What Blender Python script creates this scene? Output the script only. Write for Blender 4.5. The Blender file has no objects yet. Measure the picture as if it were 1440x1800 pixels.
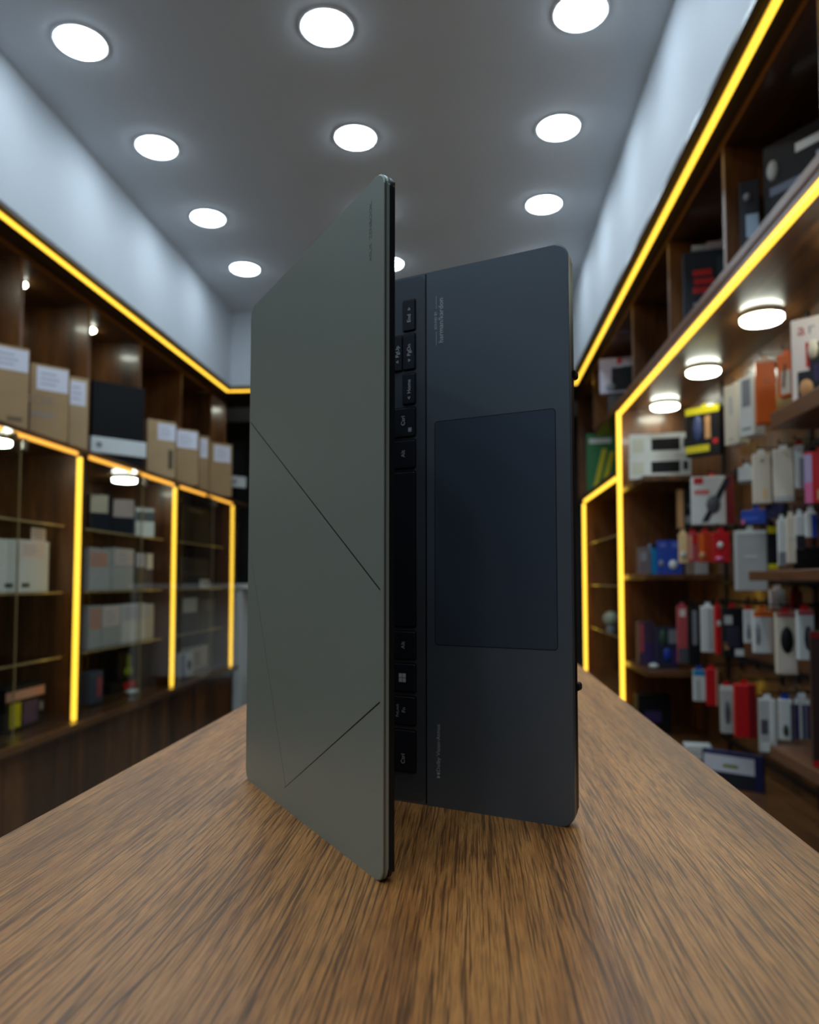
import bpy, bmesh, math, random
from mathutils import Vector, Matrix
random.seed(7)
C = bpy.context.scene.collection
SC = bpy.context.scene

# ------------------------------------------------------------------ camera, world, exposure
# x = across the shop, y = along the aisle, z = up; the floor is z 0, the lens is 1.08 m above it
EYE = 1.08
cam_d = bpy.data.cameras.new('camera')
cam = bpy.data.objects.new('camera', cam_d)
C.objects.link(cam)
SC.camera = cam
cam_d.sensor_fit = 'HORIZONTAL'
cam_d.sensor_width = 36.0
cam_d.lens = 36.0 * 1330 / 1440
cam_d.shift_y = 50.0 / 1440
cam_d.clip_start = 0.02
cam.location = (0, 0, EYE)
cam.rotation_euler = (math.radians(90 + 3.10), 0, math.radians(4.72))
cam_d.dof.use_dof = True
cam_d.dof.focus_distance = 0.37
cam_d.dof.aperture_fstop = 12.0

world = bpy.data.worlds.new('shop_ambient')
SC.world = world
world.use_nodes = True
world.node_tree.nodes['Background'].inputs[0].default_value = (0.6, 0.7, 0.85, 1)
world.node_tree.nodes['Background'].inputs[1].default_value = 0.02

SC.cycles.max_bounces = 7
SC.cycles.diffuse_bounces = 3
SC.cycles.glossy_bounces = 3
SC.cycles.transparent_max_bounces = 12
SC.view_settings.view_transform = 'Standard'
SC.view_settings.look = 'None'
SC.view_settings.gamma = 1.0
SC.view_settings.use_curve_mapping = False
SC.view_settings.exposure = 0.0

DOWNLIGHT = 38.0      # radiance of the ceiling downlights
PUCK = 20.0            # radiance of the cabinet puck lights
LED = 2.0             # radiance of the amber strips

# ------------------------------------------------------------------ materials
def lin(c):
    return tuple(((v / 255) / 12.92 if v / 255 <= 0.04045 else ((v / 255 + 0.055) / 1.055) ** 2.4) for v in c)

MATS = {}
def mat(name, rgb, rough=0.5, metal=0.0, coat=0.0, spec=0.5, noise=0.0, nscale=40.0):
    """plain coloured surface with a little procedural mottling; rgb is 0-255 sRGB"""
    if name in MATS:
        return MATS[name]
    m = bpy.data.materials.new(name)
    m.use_nodes = True
    nt = m.node_tree
    b = nt.nodes['Principled BSDF']
    col = lin(rgb)
    b.inputs['Base Color'].default_value = (*col, 1)
    b.inputs['Roughness'].default_value = rough
    b.inputs['Metallic'].default_value = metal
    b.inputs['Coat Weight'].default_value = coat
    b.inputs['Coat Roughness'].default_value = 0.12
    b.inputs['Specular IOR Level'].default_value = spec
    if noise:
        tc = nt.nodes.new('ShaderNodeTexCoord')
        n = nt.nodes.new('ShaderNodeTexNoise')
        n.inputs['Scale'].default_value = nscale
        n.inputs['Detail'].default_value = 4
        r = nt.nodes.new('ShaderNodeValToRGB')
        r.color_ramp.elements[0].position = 0.3
        r.color_ramp.elements[1].position = 0.7
        r.color_ramp.elements[0].color = (*[v * (1 - noise) for v in col], 1)
        r.color_ramp.elements[1].color = (*[min(1, v * (1 + noise)) for v in col], 1)
        nt.links.new(tc.outputs['Object'], n.inputs['Vector'])
        nt.links.new(n.outputs['Fac'], r.inputs['Fac'])
        nt.links.new(r.outputs['Color'], b.inputs['Base Color'])
    MATS[name] = m
    return m

def glow(name, rgb, strength):
    if name in MATS:
        return MATS[name]
    m = bpy.data.materials.new(name)
    m.use_nodes = True
    b = m.node_tree.nodes['Principled BSDF']
    b.inputs['Base Color'].default_value = (*rgb, 1)
    b.inputs['Emission Color'].default_value = (*rgb, 1)
    b.inputs['Emission Strength'].default_value = strength
    MATS[name] = m
    return m

def wood(name, stops, rough, axis_scale, bump=0.1, coat=0.0, coat_rough=0.1, streak=1.0, spec=0.5):
    """laminate with stretched-noise grain; axis_scale is the noise frequency along x, y, z"""
    m = bpy.data.materials.new(name)
    m.use_nodes = True
    nt = m.node_tree
    N, K = nt.nodes.new, nt.links.new
    b = nt.nodes['Principled BSDF']
    tc = N('ShaderNodeTexCoord')
    geo = N('ShaderNodeNewGeometry')
    mp = N('ShaderNodeMapping')
    mp.inputs['Scale'].default_value = axis_scale
    K(geo.outputs['Position'], mp.inputs['Vector'])
    n1 = N('ShaderNodeTexNoise')
    n1.inputs['Scale'].default_value = 1.0
    n1.inputs['Detail'].default_value = 6
    n1.inputs['Roughness'].default_value = 0.62
    n1.inputs['Distortion'].default_value = 0.6
    K(mp.outputs['Vector'], n1.inputs['Vector'])
    mp2 = N('ShaderNodeMapping')
    mp2.inputs['Scale'].default_value = tuple(v * (6 if v == max(axis_scale) else 3) for v in axis_scale)
    K(geo.outputs['Position'], mp2.inputs['Vector'])
    n2 = N('ShaderNodeTexNoise')
    n2.inputs['Detail'].default_value = 3
    K(mp2.outputs['Vector'], n2.inputs['Vector'])
    mx = N('ShaderNodeMath')
    mx.operation = 'MULTIPLY_ADD'
    mx.inputs[1].default_value = 0.35 * streak
    K(n2.outputs['Fac'], mx.inputs[0])
    K(n1.outputs['Fac'], mx.inputs[2])
    sub = N('ShaderNodeMath')
    sub.operation = 'SUBTRACT'
    sub.inputs[1].default_value = 0.175 * streak
    K(mx.outputs[0], sub.inputs[0])
    r = N('ShaderNodeValToRGB')
    els = r.color_ramp.elements
    els[0].position, els[0].color = stops[0][0], (*lin(stops[0][1]), 1)
    els[1].position, els[1].color = stops[-1][0], (*lin(stops[-1][1]), 1)
    for p, c in stops[1:-1]:
        e = els.new(p)
        e.color = (*lin(c), 1)
    K(sub.outputs[0], r.inputs['Fac'])
    K(r.outputs['Color'], b.inputs['Base Color'])
    b.inputs['Roughness'].default_value = rough
    b.inputs['Coat Weight'].default_value = coat
    b.inputs['Coat Roughness'].default_value = coat_rough
    b.inputs['Specular IOR Level'].default_value = spec
    if bump:
        bp = N('ShaderNodeBump')
        bp.inputs['Strength'].default_value = bump
        bp.inputs['Distance'].default_value = 0.001
        K(sub.outputs[0], bp.inputs['Height'])
        K(bp.outputs['Normal'], b.inputs['Normal'])
    MATS[name] = m
    return m

# cabinet laminate: vertical grain, horizontal grain
W_V = wood('walnut_upright', [(0.30, (46, 27, 13)), (0.48, (86, 53, 27)), (0.60, (116, 75, 39)), (0.72, (76, 46, 23))], 0.32, (7, 7, 0.7), 0.05, 0.35, 0.08)
W_H = wood('walnut_lengthwise', [(0.30, (48, 30, 16)), (0.50, (86, 55, 30)), (0.62, (114, 76, 42)), (0.75, (78, 49, 27))], 0.34, (9, 0.8, 9), 0.05, 0.3, 0.1)
W_EDGE = wood('walnut_edging', [(0.3, (74, 46, 27)), (0.55, (110, 70, 42)), (0.75, (86, 54, 32))], 0.4, (5, 1.0, 5), 0.0)
W_DARK = wood('dark_soffit_board', [(0.3, (36, 28, 22)), (0.6, (62, 48, 38)), (0.75, (46, 36, 28))], 0.4, (9, 0.8, 9), 0.03)

def counter_material():
    """printed oak laminate: long grain down the counter, short dark pores, a few long printed cracks"""
    m = wood('counter_oak', [(0.26, (146, 90, 42)), (0.42, (190, 124, 62)), (0.54, (216, 148, 80)), (0.66, (198, 132, 70)), (0.80, (228, 168, 98))],
             0.42, (30, 2.2, 1), 0.0, 0.30, 0.38, 1.0, 0.50)
    nt = m.node_tree
    N, K = nt.nodes.new, nt.links.new
    b = nt.nodes['Principled BSDF']
    ramp = [n for n in nt.nodes if n.type == 'VALTORGB'][0]
    geo = N('ShaderNodeNewGeometry')
    # fine pores
    mp = N('ShaderNodeMapping')
    mp.inputs['Scale'].default_value = (820, 15, 1)
    K(geo.outputs['Position'], mp.inputs['Vector'])
    n = N('ShaderNodeTexNoise')
    n.inputs['Scale'].default_value = 1
    n.inputs['Detail'].default_value = 3
    n.inputs['Distortion'].default_value = 0.9
    K(mp.outputs['Vector'], n.inputs['Vector'])
    mpf = N('ShaderNodeMapping')
    mpf.inputs['Scale'].default_value = (1500, 70, 1)
    K(geo.outputs['Position'], mpf.inputs['Vector'])
    nf = N('ShaderNodeTexNoise')
    nf.inputs['Scale'].default_value = 1
    nf.inputs['Detail'].default_value = 2
    K(mpf.outputs['Vector'], nf.inputs['Vector'])
    fr = N('ShaderNodeMapRange')
    fr.inputs['From Min'].default_value = 0.36
    fr.inputs['From Max'].default_value = 0.56
    fr.inputs['To Min'].default_value = 0.66
    fr.inputs['To Max'].default_value = 1.0
    K(nf.outputs['Fac'], fr.inputs['Value'])
    pr = N('ShaderNodeMapRange')
    pr.inputs['From Min'].default_value = 0.40
    pr.inputs['From Max'].default_value = 0.50
    pr.inputs['To Min'].default_value = 0.34
    pr.inputs['To Max'].default_value = 1.0
    K(n.outputs['Fac'], pr.inputs['Value'])
    # broad tone
    mp3 = N('ShaderNodeMapping')
    mp3.inputs['Scale'].default_value = (9, 3.2, 1)
    K(geo.outputs['Position'], mp3.inputs['Vector'])
    n3 = N('ShaderNodeTexNoise')
    n3.inputs['Scale'].default_value = 1
    n3.inputs['Detail'].default_value = 3
    K(mp3.outputs['Vector'], n3.inputs['Vector'])
    br = N('ShaderNodeMapRange')
    br.inputs['From Min'].default_value = 0.32
    br.inputs['From Max'].default_value = 0.68
    br.inputs['To Min'].default_value = 0.74
    br.inputs['To Max'].default_value = 1.10
    K(n3.outputs['Fac'], br.inputs['Value'])
    mul = N('ShaderNodeMath'); mul.operation = 'MULTIPLY'
    K(pr.outputs[0], mul.inputs[0]); K(br.outputs[0], mul.inputs[1])
    mulf = N('ShaderNodeMath'); mulf.operation = 'MULTIPLY'
    K(mul.outputs[0], mulf.inputs[0]); K(fr.outputs[0], mulf.inputs[1])
    last = mulf.outputs[0]
    sep = N('ShaderNodeSeparateXYZ')
    K(geo.outputs['Position'], sep.inputs[0])
    # printed cracks: x = a + s*(y - y0) + wobble, between ylo and yhi
    for a, s, y0, ylo, yhi, width in ((0.0365, -0.055, 0.36, 0.235, 0.47, 0.0008), (-0.1015, 0.115, 0.29, 0.20, 0.345, 0.0006), (0.0995, -0.04, 0.35, 0.31, 0.42, 0.0005),
                                      (-0.150, 0.02, 0.23, 0.15, 0.26, 0.0006), (0.012, 0.02, 0.7, 0.55, 0.95, 0.0007)):
        w = N('ShaderNodeTexNoise'); w.noise_dimensions = '1D'
        w.inputs['Scale'].default_value = 14; w.inputs['Detail'].default_value = 3
        off = N('ShaderNodeMath'); off.operation = 'ADD'; off.inputs[1].default_value = a * 900
        K(sep.outputs['Y'], off.inputs[0]); K(off.outputs[0], w.inputs['W'])
        wob = N('ShaderNodeMath'); wob.operation = 'MULTIPLY_ADD'; wob.inputs[1].default_value = 0.012; wob.inputs[2].default_value = a - 0.006 - s * y0
        K(w.outputs['Fac'], wob.inputs[0])
        cx = N('ShaderNodeMath'); cx.operation = 'MULTIPLY_ADD'; cx.inputs[1].default_value = s
        K(sep.outputs['Y'], cx.inputs[0]); K(wob.outputs[0], cx.inputs[2])
        d = N('ShaderNodeMath'); d.operation = 'SUBTRACT'
        K(sep.outputs['X'], d.inputs[0]); K(cx.outputs[0], d.inputs[1])
        ab = N('ShaderNodeMath'); ab.operation = 'ABSOLUTE'; K(d.outputs[0], ab.inputs[0])
        line = N('ShaderNodeMapRange')
        line.inputs['From Min'].default_value = width * 0.4; line.inputs['From Max'].default_value = width * 1.6
        line.inputs['To Min'].default_value = 0.62; line.inputs['To Max'].default_value = 0.0
        K(ab.outputs[0], line.inputs['Value'])
        lo = N('ShaderNodeMapRange'); lo.inputs['From Min'].default_value = ylo; lo.inputs['From Max'].default_value = ylo + 0.03
        hi = N('ShaderNodeMapRange'); hi.inputs['From Min'].default_value = yhi; hi.inputs['From Max'].default_value = yhi - 0.03
        K(sep.outputs['Y'], lo.inputs['Value']); K(sep.outputs['Y'], hi.inputs['Value'])
        m1 = N('ShaderNodeMath'); m1.operation = 'MULTIPLY'; K(lo.outputs[0], m1.inputs[0]); K(hi.outputs[0], m1.inputs[1])
        m2 = N('ShaderNodeMath'); m2.operation = 'MULTIPLY'; K(m1.outputs[0], m2.inputs[0]); K(line.outputs[0], m2.inputs[1])
        inv = N('ShaderNodeMath'); inv.operation = 'SUBTRACT'; inv.inputs[0].default_value = 1.0; K(m2.outputs[0], inv.inputs[1])
        m3 = N('ShaderNodeMath'); m3.operation = 'MULTIPLY'; K(last, m3.inputs[0]); K(inv.outputs[0], m3.inputs[1])
        last = m3.outputs[0]
    mixc = N('ShaderNodeMix'); mixc.data_type = 'RGBA'; mixc.clamp_factor = False
    mixc.inputs['A'].default_value = (*lin((44, 20, 5)), 1)
    K(ramp.outputs['Color'], mixc.inputs['B']); K(last, mixc.inputs['Factor'])
    K(mixc.outputs['Result'], b.inputs['Base Color'])
    bp = N('ShaderNodeBump'); bp.inputs['Strength'].default_value = 0.35; bp.inputs['Distance'].default_value = 0.0006
    K(last, bp.inputs['Height']); K(bp.outputs['Normal'], b.inputs['Normal'])
    return m
W_COUNTER = counter_material()

def glass_material(name, tint, gloss):
    m = bpy.data.materials.new(name)
    m.use_nodes = True
    nt = m.node_tree
    N, K = nt.nodes.new, nt.links.new
    nt.nodes.remove(nt.nodes['Principled BSDF'])
    out = [n for n in nt.nodes if n.type == 'OUTPUT_MATERIAL'][0]
    t = N('ShaderNodeBsdfTransparent'); t.inputs[0].default_value = (*tint, 1)
    g = N('ShaderNodeBsdfGlossy'); g.inputs['Roughness'].default_value = 0.02
    # Schlick reflectance from the facing angle, the same from both sides of the sheet
    f = N('ShaderNodeLayerWeight'); f.inputs['Blend'].default_value = 0.5
    pw = N('ShaderNodeMath'); pw.operation = 'POWER'; pw.inputs[1].default_value = 5.0
    K(f.outputs['Facing'], pw.inputs[0])
    ma = N('ShaderNodeMath'); ma.operation = 'MULTIPLY_ADD'; ma.inputs[1].default_value = 1 - gloss; ma.inputs[2].default_value = gloss
    K(pw.outputs[0], ma.inputs[0])
    mx = N('ShaderNodeMixShader')
    K(ma.outputs[0], mx.inputs[0]); K(t.outputs[0], mx.inputs[1]); K(g.outputs[0], mx.inputs[2])
    K(mx.outputs[0], out.inputs['Surface'])
    MATS[name] = m
    return m
GLASS = glass_material('clear_pane', (0.95, 0.97, 0.96), 0.03)
GLASS_SHELF = glass_material('shelf_glass', (0.90, 0.95, 0.92), 0.04)
CLEAR = glass_material('clear_plastic', (0.95, 0.95, 0.95), 0.04)
GLASS_EDGE = mat('glass_edge', (176, 150, 104), 0.25, 0, 0.3)  # warm light on the glass edges put into their colour

WHITE_WALL = mat('soffit_paint', (192, 197, 203), 0.7, noise=0.02, nscale=3)
CEIL = mat('ceiling_paint', (210, 214, 220), 0.8, noise=0.015, nscale=2)
DARK_WALL = mat('dark_back_wall', (30, 27, 26), 0.6, noise=0.1, nscale=6)
LAMP = glow('downlight_diffuser', (0.72, 0.88, 1.0), DOWNLIGHT)
PUCKLAMP = glow('puck_diffuser', (0.93, 1.0, 0.84), PUCK)
AMBER = glow('amber_led', (1.0, 0.58, 0.05), LED)
AMBER_SIDE = glow('amber_led_low', (1.0, 0.46, 0.06), LED * 0.55)  # side-view dimming of the strips put into their glow
TRIM = mat('white_trim', (232, 234, 236), 0.45)
ALU = mat('aluminium', (150, 140, 120), 0.35, 0.9)
BLACK_METAL = mat('black_metal', (18, 18, 20), 0.45, 0.3)

# ------------------------------------------------------------------ mesh helpers
def bx(bm, x0, x1, y0, y1, z0, z1, bev=0.0, seg=1):
    vs = [bm.verts.new((x, y, z)) for x in (x0, x1) for y in (y0, y1) for z in (z0, z1)]
    fs = [(0, 1, 3, 2), (4, 6, 7, 5), (0, 4, 5, 1), (2, 3, 7, 6), (0, 2, 6, 4), (1, 5, 7, 3)]
    faces = [bm.faces.new([vs[i] for i in f]) for f in fs]
    if bev:
        es = list({e for f in faces for e in f.edges})
        bmesh.ops.bevel(bm, geom=es, offset=bev, segments=seg, affect='EDGES', profile=0.5)
    return bm

def cyl(bm, p, r, h, axis='z', n=24, r2=None):
    """solid cylinder / cone frustum from p along +axis"""
    r2 = r if r2 is None else r2
    def pt(a, rad, t):
        c, s = math.cos(a) * rad, math.sin(a) * rad
        v = {'z': (c, s, t), 'x': (t, c, s), 'y': (s, t, c)}[axis]
        return bm.verts.new((p[0] + v[0], p[1] + v[1], p[2] + v[2]))
    a0 = [pt(2 * math.pi * i / n, r, 0) for i in range(n)]
    a1 = [pt(2 * math.pi * i / n, r2, h) for i in range(n)]
    for i in range(n):
        j = (i + 1) % n
        bm.faces.new((a0[i], a0[j], a1[j], a1[i]))
    bm.faces.new(list(reversed(a0)))
    bm.faces.new(a1)
    return bm

def lathe(bm, prof, n=32, c=(0, 0, 0)):
    """surface of revolution about z; prof = [(r, z), ...]"""
    rings = []
    for r, z in prof:
        if r < 1e-6:
            rings.append([bm.verts.new((c[0], c[1], c[2] + z))])
        else:
            rings.append([bm.verts.new((c[0] + r * math.cos(2 * math.pi * i / n), c[1] + r * math.sin(2 * math.pi * i / n), c[2] + z)) for i in range(n)])
    for a, b in zip(rings, rings[1:]):
        for i in range(n):
            j = (i + 1) % n
            if len(a) == 1:
                bm.faces.new((a[0], b[i], b[j]))
            elif len(b) == 1:
                bm.faces.new((a[i], a[j], b[0]))
            else:
                bm.faces.new((a[i], a[j], b[j], b[i]))
    return bm

def blob(bm, c, rx, ry, rz, nu=14, nv=8):
    prof = [(math.sin(math.pi * k / nv), -math.cos(math.pi * k / nv)) for k in range(nv + 1)]
    start = len(bm.verts)
    lathe(bm, [(max(0, r), z) for r, z in prof], nu)
    bm.verts.ensure_lookup_table()
    for v in bm.verts[start:]:
        v.co = Vector((c[0] + v.co.x * rx, c[1] + v.co.y * ry, c[2] + v.co.z * rz))
    return bm

def slab(bm, pts, y0, y1):
    """extrude a polygon given in (x, z) from y0 to y1"""
    a = [bm.verts.new((x, y0, z)) for x, z in pts]
    b = [bm.verts.new((x, y1, z)) for x, z in pts]
    n = len(pts)
    bm.faces.new(a)
    bm.faces.new(list(reversed(b)))
    for i in range(n):
        j = (i + 1) % n
        bm.faces.new((a[j], a[i], b[i], b[j]))
    return bm

def rounded(x0, x1, z0, z1, r, n=6):
    pts = []
    for cx, cz, a in ((x1 - r, z1 - r, 0), (x0 + r, z1 - r, 90), (x0 + r, z0 + r, 180), (x1 - r, z0 + r, 270)):
        for k in range(n + 1):
            t = math.radians(a + 90 * k / n)
            pts.append((cx + r * math.cos(t), cz + r * math.sin(t)))
    return pts

def obj(name, bm, m, parent=None, smooth=False):
    """link the bmesh as one mesh object; a top-level mesh gets its origin at the middle of its base"""
    bmesh.ops.recalc_face_normals(bm, faces=bm.faces[:])
    off = Vector((0, 0, 0))
    if parent is None:
        xs = [v.co for v in bm.verts]
        off = Vector(((min(v.x for v in xs) + max(v.x for v in xs)) / 2, (min(v.y for v in xs) + max(v.y for v in xs)) / 2, min(v.z for v in xs)))
        for v in bm.verts:
            v.co -= off
    me = bpy.data.meshes.new(name)
    bm.to_mesh(me)
    bm.free()
    me.materials.append(m)
    if smooth:
        for p in me.polygons:
            p.use_smooth = True
    o = bpy.data.objects.new(name, me)
    C.objects.link(o)
    o.location = off
    if parent is not None:
        o.parent = parent
    return o

def box(name, lo, hi, m, parent=None, bev=0.0, seg=1):
    o = obj(name, bx(bmesh.new(), lo[0], hi[0], lo[1], hi[1], lo[2], hi[2], bev, seg), m, None)
    if parent is not None:       # lo / hi are world coordinates; parents are never scaled
        o.parent = parent
        o.location = Vector(o.location) - Vector(parent.location)
    return o

def tag(o, label=None, cat=None, group=None, kind=None):
    for k, v in (('label', label), ('category', cat), ('group', group), ('kind', kind)):
        if v:
            o[k] = v
    return o

def thing(name, label, cat, loc=(0, 0, 0), rotz=0.0, group=None):
    o = bpy.data.objects.new(name, None)
    o.empty_display_size = 0.05
    C.objects.link(o)
    o.location = loc
    o.rotation_euler = (0, 0, rotz)
    return tag(o, label, cat, group)

def copy_tree(o, parent=None):
    c = o.copy()
    C.objects.link(c)
    if parent is not None:
        c.parent = parent
    for ch in list(o.children):
        copy_tree(ch, c)
    return c

def text_mesh(name, body, size, m, parent, M, thick=0.00005, align='CENTER'):
    """flat lettering turned into a mesh; M maps (text x, text y, text z) into the parent's space"""
    cu = bpy.data.curves.new(name, 'FONT')
    cu.body = body
    cu.size = size
    cu.align_x = align
    cu.align_y = 'CENTER'
    cu.extrude = thick
    cu.resolution_u = 3
    tmp = bpy.data.objects.new(name, cu)
    C.objects.link(tmp)
    bpy.context.view_layer.update()
    me = bpy.data.meshes.new_from_object(tmp)
    bpy.data.objects.remove(tmp)
    bpy.data.curves.remove(cu)
    me.transform(M)
    me.materials.clear()
    me.materials.append(m)
    me.name = name
    o = bpy.data.objects.new(name, me)
    C.objects.link(o)
    o.parent = parent
    return o

# ------------------------------------------------------------------ the setting
CEIL_Z, SOF = 2.88, 2.375                 # ceiling, underside of the dropped soffits
XL_SOF, XR_SOF, Y_SOF = -1.595, 0.634, 4.85
XL_UP, XL_LOW = -1.734, -1.65             # fronts of the left cubbies and left glass cabinets
XR = 0.73                                 # front of the right-hand units

FLOOR = mat('floor_tile', (150, 140, 128), 0.25, noise=0.08, nscale=3)
GROUT = mat('floor_grout', (92, 86, 80), 0.8)
fl = tag(box('floor', (-2.2, -2.5, -0.06), (1.2, 6.05, -0.004), GROUT), kind='structure')
tile_me = None
for i in range(5):
    for j in range(12):
        x0, y0 = -2.15 + i * 0.66, -2.45 + j * 0.70
        if tile_me is None:
            t = box('tile', (x0, y0, -0.004), (x0 + 0.655, y0 + 0.695, 0.0), FLOOR, fl, 0.001)
            tile_me = t
        else:
            t = tile_me.copy(); C.objects.link(t)
            t.location = Vector(tile_me.location) + Vector((i * 0.66, j * 0.70, 0))
tag(box('ceiling', (-2.2, -2.5, CEIL_Z), (1.2, 6.05, CEIL_Z + 0.06), CEIL), kind='structure')
tag(box('wall_left', (-2.2, -2.5, 0), (-2.12, 6.05, CEIL_Z), DARK_WALL), kind='structure')
tag(box('wall_right', (1.10, -2.5, 0), (1.2, 6.05, CEIL_Z), DARK_WALL), kind='structure')
tag(box('wall_back', (-2.12, 5.95, 0), (1.10, 6.05, CEIL_Z), DARK_WALL), kind='structure')
tag(box('wall_front', (-2.12, -2.5, 0), (1.10, -2.42, CEIL_Z), WHITE_WALL), kind='structure')
tag(box('trim_1', (-2.12, -2.42, SOF), (XL_SOF, 5.95, CEIL_Z), WHITE_WALL), kind='structure')
tag(box('trim_2', (XR_SOF, -2.42, SOF), (1.10, 5.95, CEIL_Z), WHITE_WALL), kind='structure')
tag(box('trim_3', (XL_SOF, Y_SOF, SOF), (XR_SOF, 5.95, CEIL_Z), WHITE_WALL), kind='structure')
tag(box('trim_4', (-2.12, -2.42, SOF - 0.016), (XL_SOF + 0.004, 5.4, SOF), W_DARK), kind='structure')
tag(box('trim_5', (XR_SOF - 0.004, -2.42, SOF - 0.016), (1.10, 5.4, SOF), W_DARK), kind='structure')
tag(box('trim_6', (XL_SOF + 0.004, Y_SOF - 0.004, SOF - 0.016), (XR_SOF - 0.004, 5.4, SOF), W_DARK), kind='structure')
door = thing('door_1', None, None, (-0.55, 5.93, 0)); door['kind'] = 'structure'
DOORM = mat('black_door', (14, 14, 17), 0.35)
box('door_leaf', (-1.0, 5.91, 0.01), (-0.1, 5.949, 2.05), DOORM, door, 0.003)
for zz in (0.25, 1.15):
    box('door_panel', (-0.88, 5.90, zz), (-0.22, 5.912, zz + 0.75), DOORM, door, 0.004)
box('door_handle', (-0.2, 5.86, 1.0), (-0.16, 5.905, 1.14), ALU, door, 0.004)

# ceiling downlights: rows every 0.613 m, three across
def downlight_parts(root):
    obj('trim_ring', lathe(bmesh.new(), [(0.078, 0.0), (0.090, 0.0), (0.089, -0.003), (0.084, -0.005), (0.078, -0.004), (0.078, 0.0)], 40), TRIM, root, True)
    obj('diffuser', lathe(bmesh.new(), [(0.0775, -0.003), (0.075, -0.008), (0.062, -0.012), (0.032, -0.0135), (0.0, -0.014)], 40), LAMP, root, True)
proto = None
ORD = ('first', 'second', 'third', 'fourth', 'fifth', 'sixth', 'seventh', 'eighth', 'ninth')
for k in range(-5, 4):
    for col, x in enumerate((-1.296, -0.463, 0.350)):
        y = 2.336 + 0.613 * k
        lab = ('round ceiling downlight beside the glass-cabinet soffit, %s row from the end wall',
               'round ceiling downlight in the middle file, %s row from the end wall',
               'round ceiling downlight beside the accessory-niche soffit, %s row from the end wall')[col] % ORD[3 - k]
        grp = ('downlights along the cabinet soffit', 'downlights down the middle of the ceiling', 'downlights along the niche soffit')[col]
        if proto is None:
            proto = thing('ceiling_downlight', lab, 'downlight', (x, y, CEIL_Z), 0, grp)
            downlight_parts(proto)
        else:
            c = copy_tree(proto)
            c.location = (x, y, CEIL_Z)
            tag(c, lab, None, grp)

# soffit strips lie under the front edge of the dark boards
def soffit_strip(label, lo, hi):
    r = thing('led_strip', label, 'light strip', ((lo[0] + hi[0]) / 2, (lo[1] + hi[1]) / 2, lo[2] - 0.012))
    box('channel', (lo[0] - 0.003, lo[1] - 0.003, lo[2] - 0.004), (hi[0] + 0.003, hi[1] + 0.003, lo[2]), ALU, r)
    box('diffuser', (lo[0], lo[1], lo[2] - 0.012), (hi[0], hi[1], lo[2] - 0.004), AMBER, r, 0.002)
BZ = SOF - 0.016
soffit_strip('long amber light strip under the soffit above the glass cabinets', (-1.636, -2.0, BZ), (-1.617, 4.90, 0))
soffit_strip('long amber light strip under the soffit above the accessory niche', (0.663, -2.0, BZ), (0.682, 4.90, 0))
soffit_strip('short amber light strip under the soffit across the end wall', (-1.611, 4.880, BZ), (0.657, 4.90, 0))

# ------------------------------------------------------------------ left: open cubbies above
def rootat(name, label, cat, lo, hi, group=None):
    return thing(name, label, cat, ((lo[0] + hi[0]) / 2, (lo[1] + hi[1]) / 2, lo[2]), 0, group)

def under(child, part):
    """hang a sub-part built in world space under a part of a thing"""
    child.parent = part
    child.location = Vector(child.location) - Vector(part.location) - Vector(part.parent.location)

LEDGE = 1.645
lo, hi = (-2.10, 0.05, LEDGE + 0.001), (XL_UP, 5.20, SOF - 0.017)
cub = rootat('cubby_shelf_unit', 'walnut open cubbies above the glass display cabinets', 'shelf unit', lo, hi)
box('back_panel', (-2.10, 0.05, lo[2]), (-2.085, 5.20, hi[2]), W_V, cub)
box('top_panel', (-2.084, 0.05, hi[2] - 0.022), (XL_UP - 0.004, 5.20, hi[2]), W_H, cub)
box('edge_band', (XL_UP - 0.004, 0.05, hi[2] - 0.022), (XL_UP, 5.20, hi[2]), W_EDGE, cub)
for y in (0.061, 0.63, 1.16, 1.69, 2.22, 2.746, 3.266, 3.797, 4.358, 4.885, 5.188):
    d = box('divider', (-2.084, y - 0.011, lo[2]), (XL_UP - 0.004, y + 0.011, hi[2] - 0.023), W_V, cub)
    e = box('edge_band', (XL_UP - 0.004, y - 0.011, lo[2]), (XL_UP, y + 0.011, hi[2] - 0.023), W_EDGE)
    under(e, d)

PUCKBODY = mat('puck_body', (205, 205, 196), 0.4)
def puck(label, x, y, z, group=None, r=0.055, h=0.022):
    p = thing('puck_light', label, 'cabinet light', (x, y, z), 0, group)
    obj('housing', lathe(bmesh.new(), [(0, 0), (r, 0), (r, -h * 0.45), (r * 0.97, -h * 0.45), (0, -h * 0.45)], 32), PUCKBODY, p, False)
    obj('diffuser', lathe(bmesh.new(), [(r * 0.97, -h * 0.46), (r * 0.97, -h * 0.8), (r * 0.9, -h), (0, -h * 1.04)], 32), PUCKLAMP, p, True)
    return p
ztop = SOF - 0.017 - 0.0228
for y, lab in ((1.79, 'small round light in the cubby before the stamped carton'), (2.38, 'small round light in the cubby of the stamped carton'),
               (2.96, 'small round light in the cubby of the lettered carton'), (3.545, 'small round light in the cubby of the large black box')):
    puck(lab, -1.905, y, ztop, None, 0.05, 0.014)
puck('small round light in the last cubby beside the end wall', -1.86, 5.04, ztop, None, 0.05, 0.014)

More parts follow.
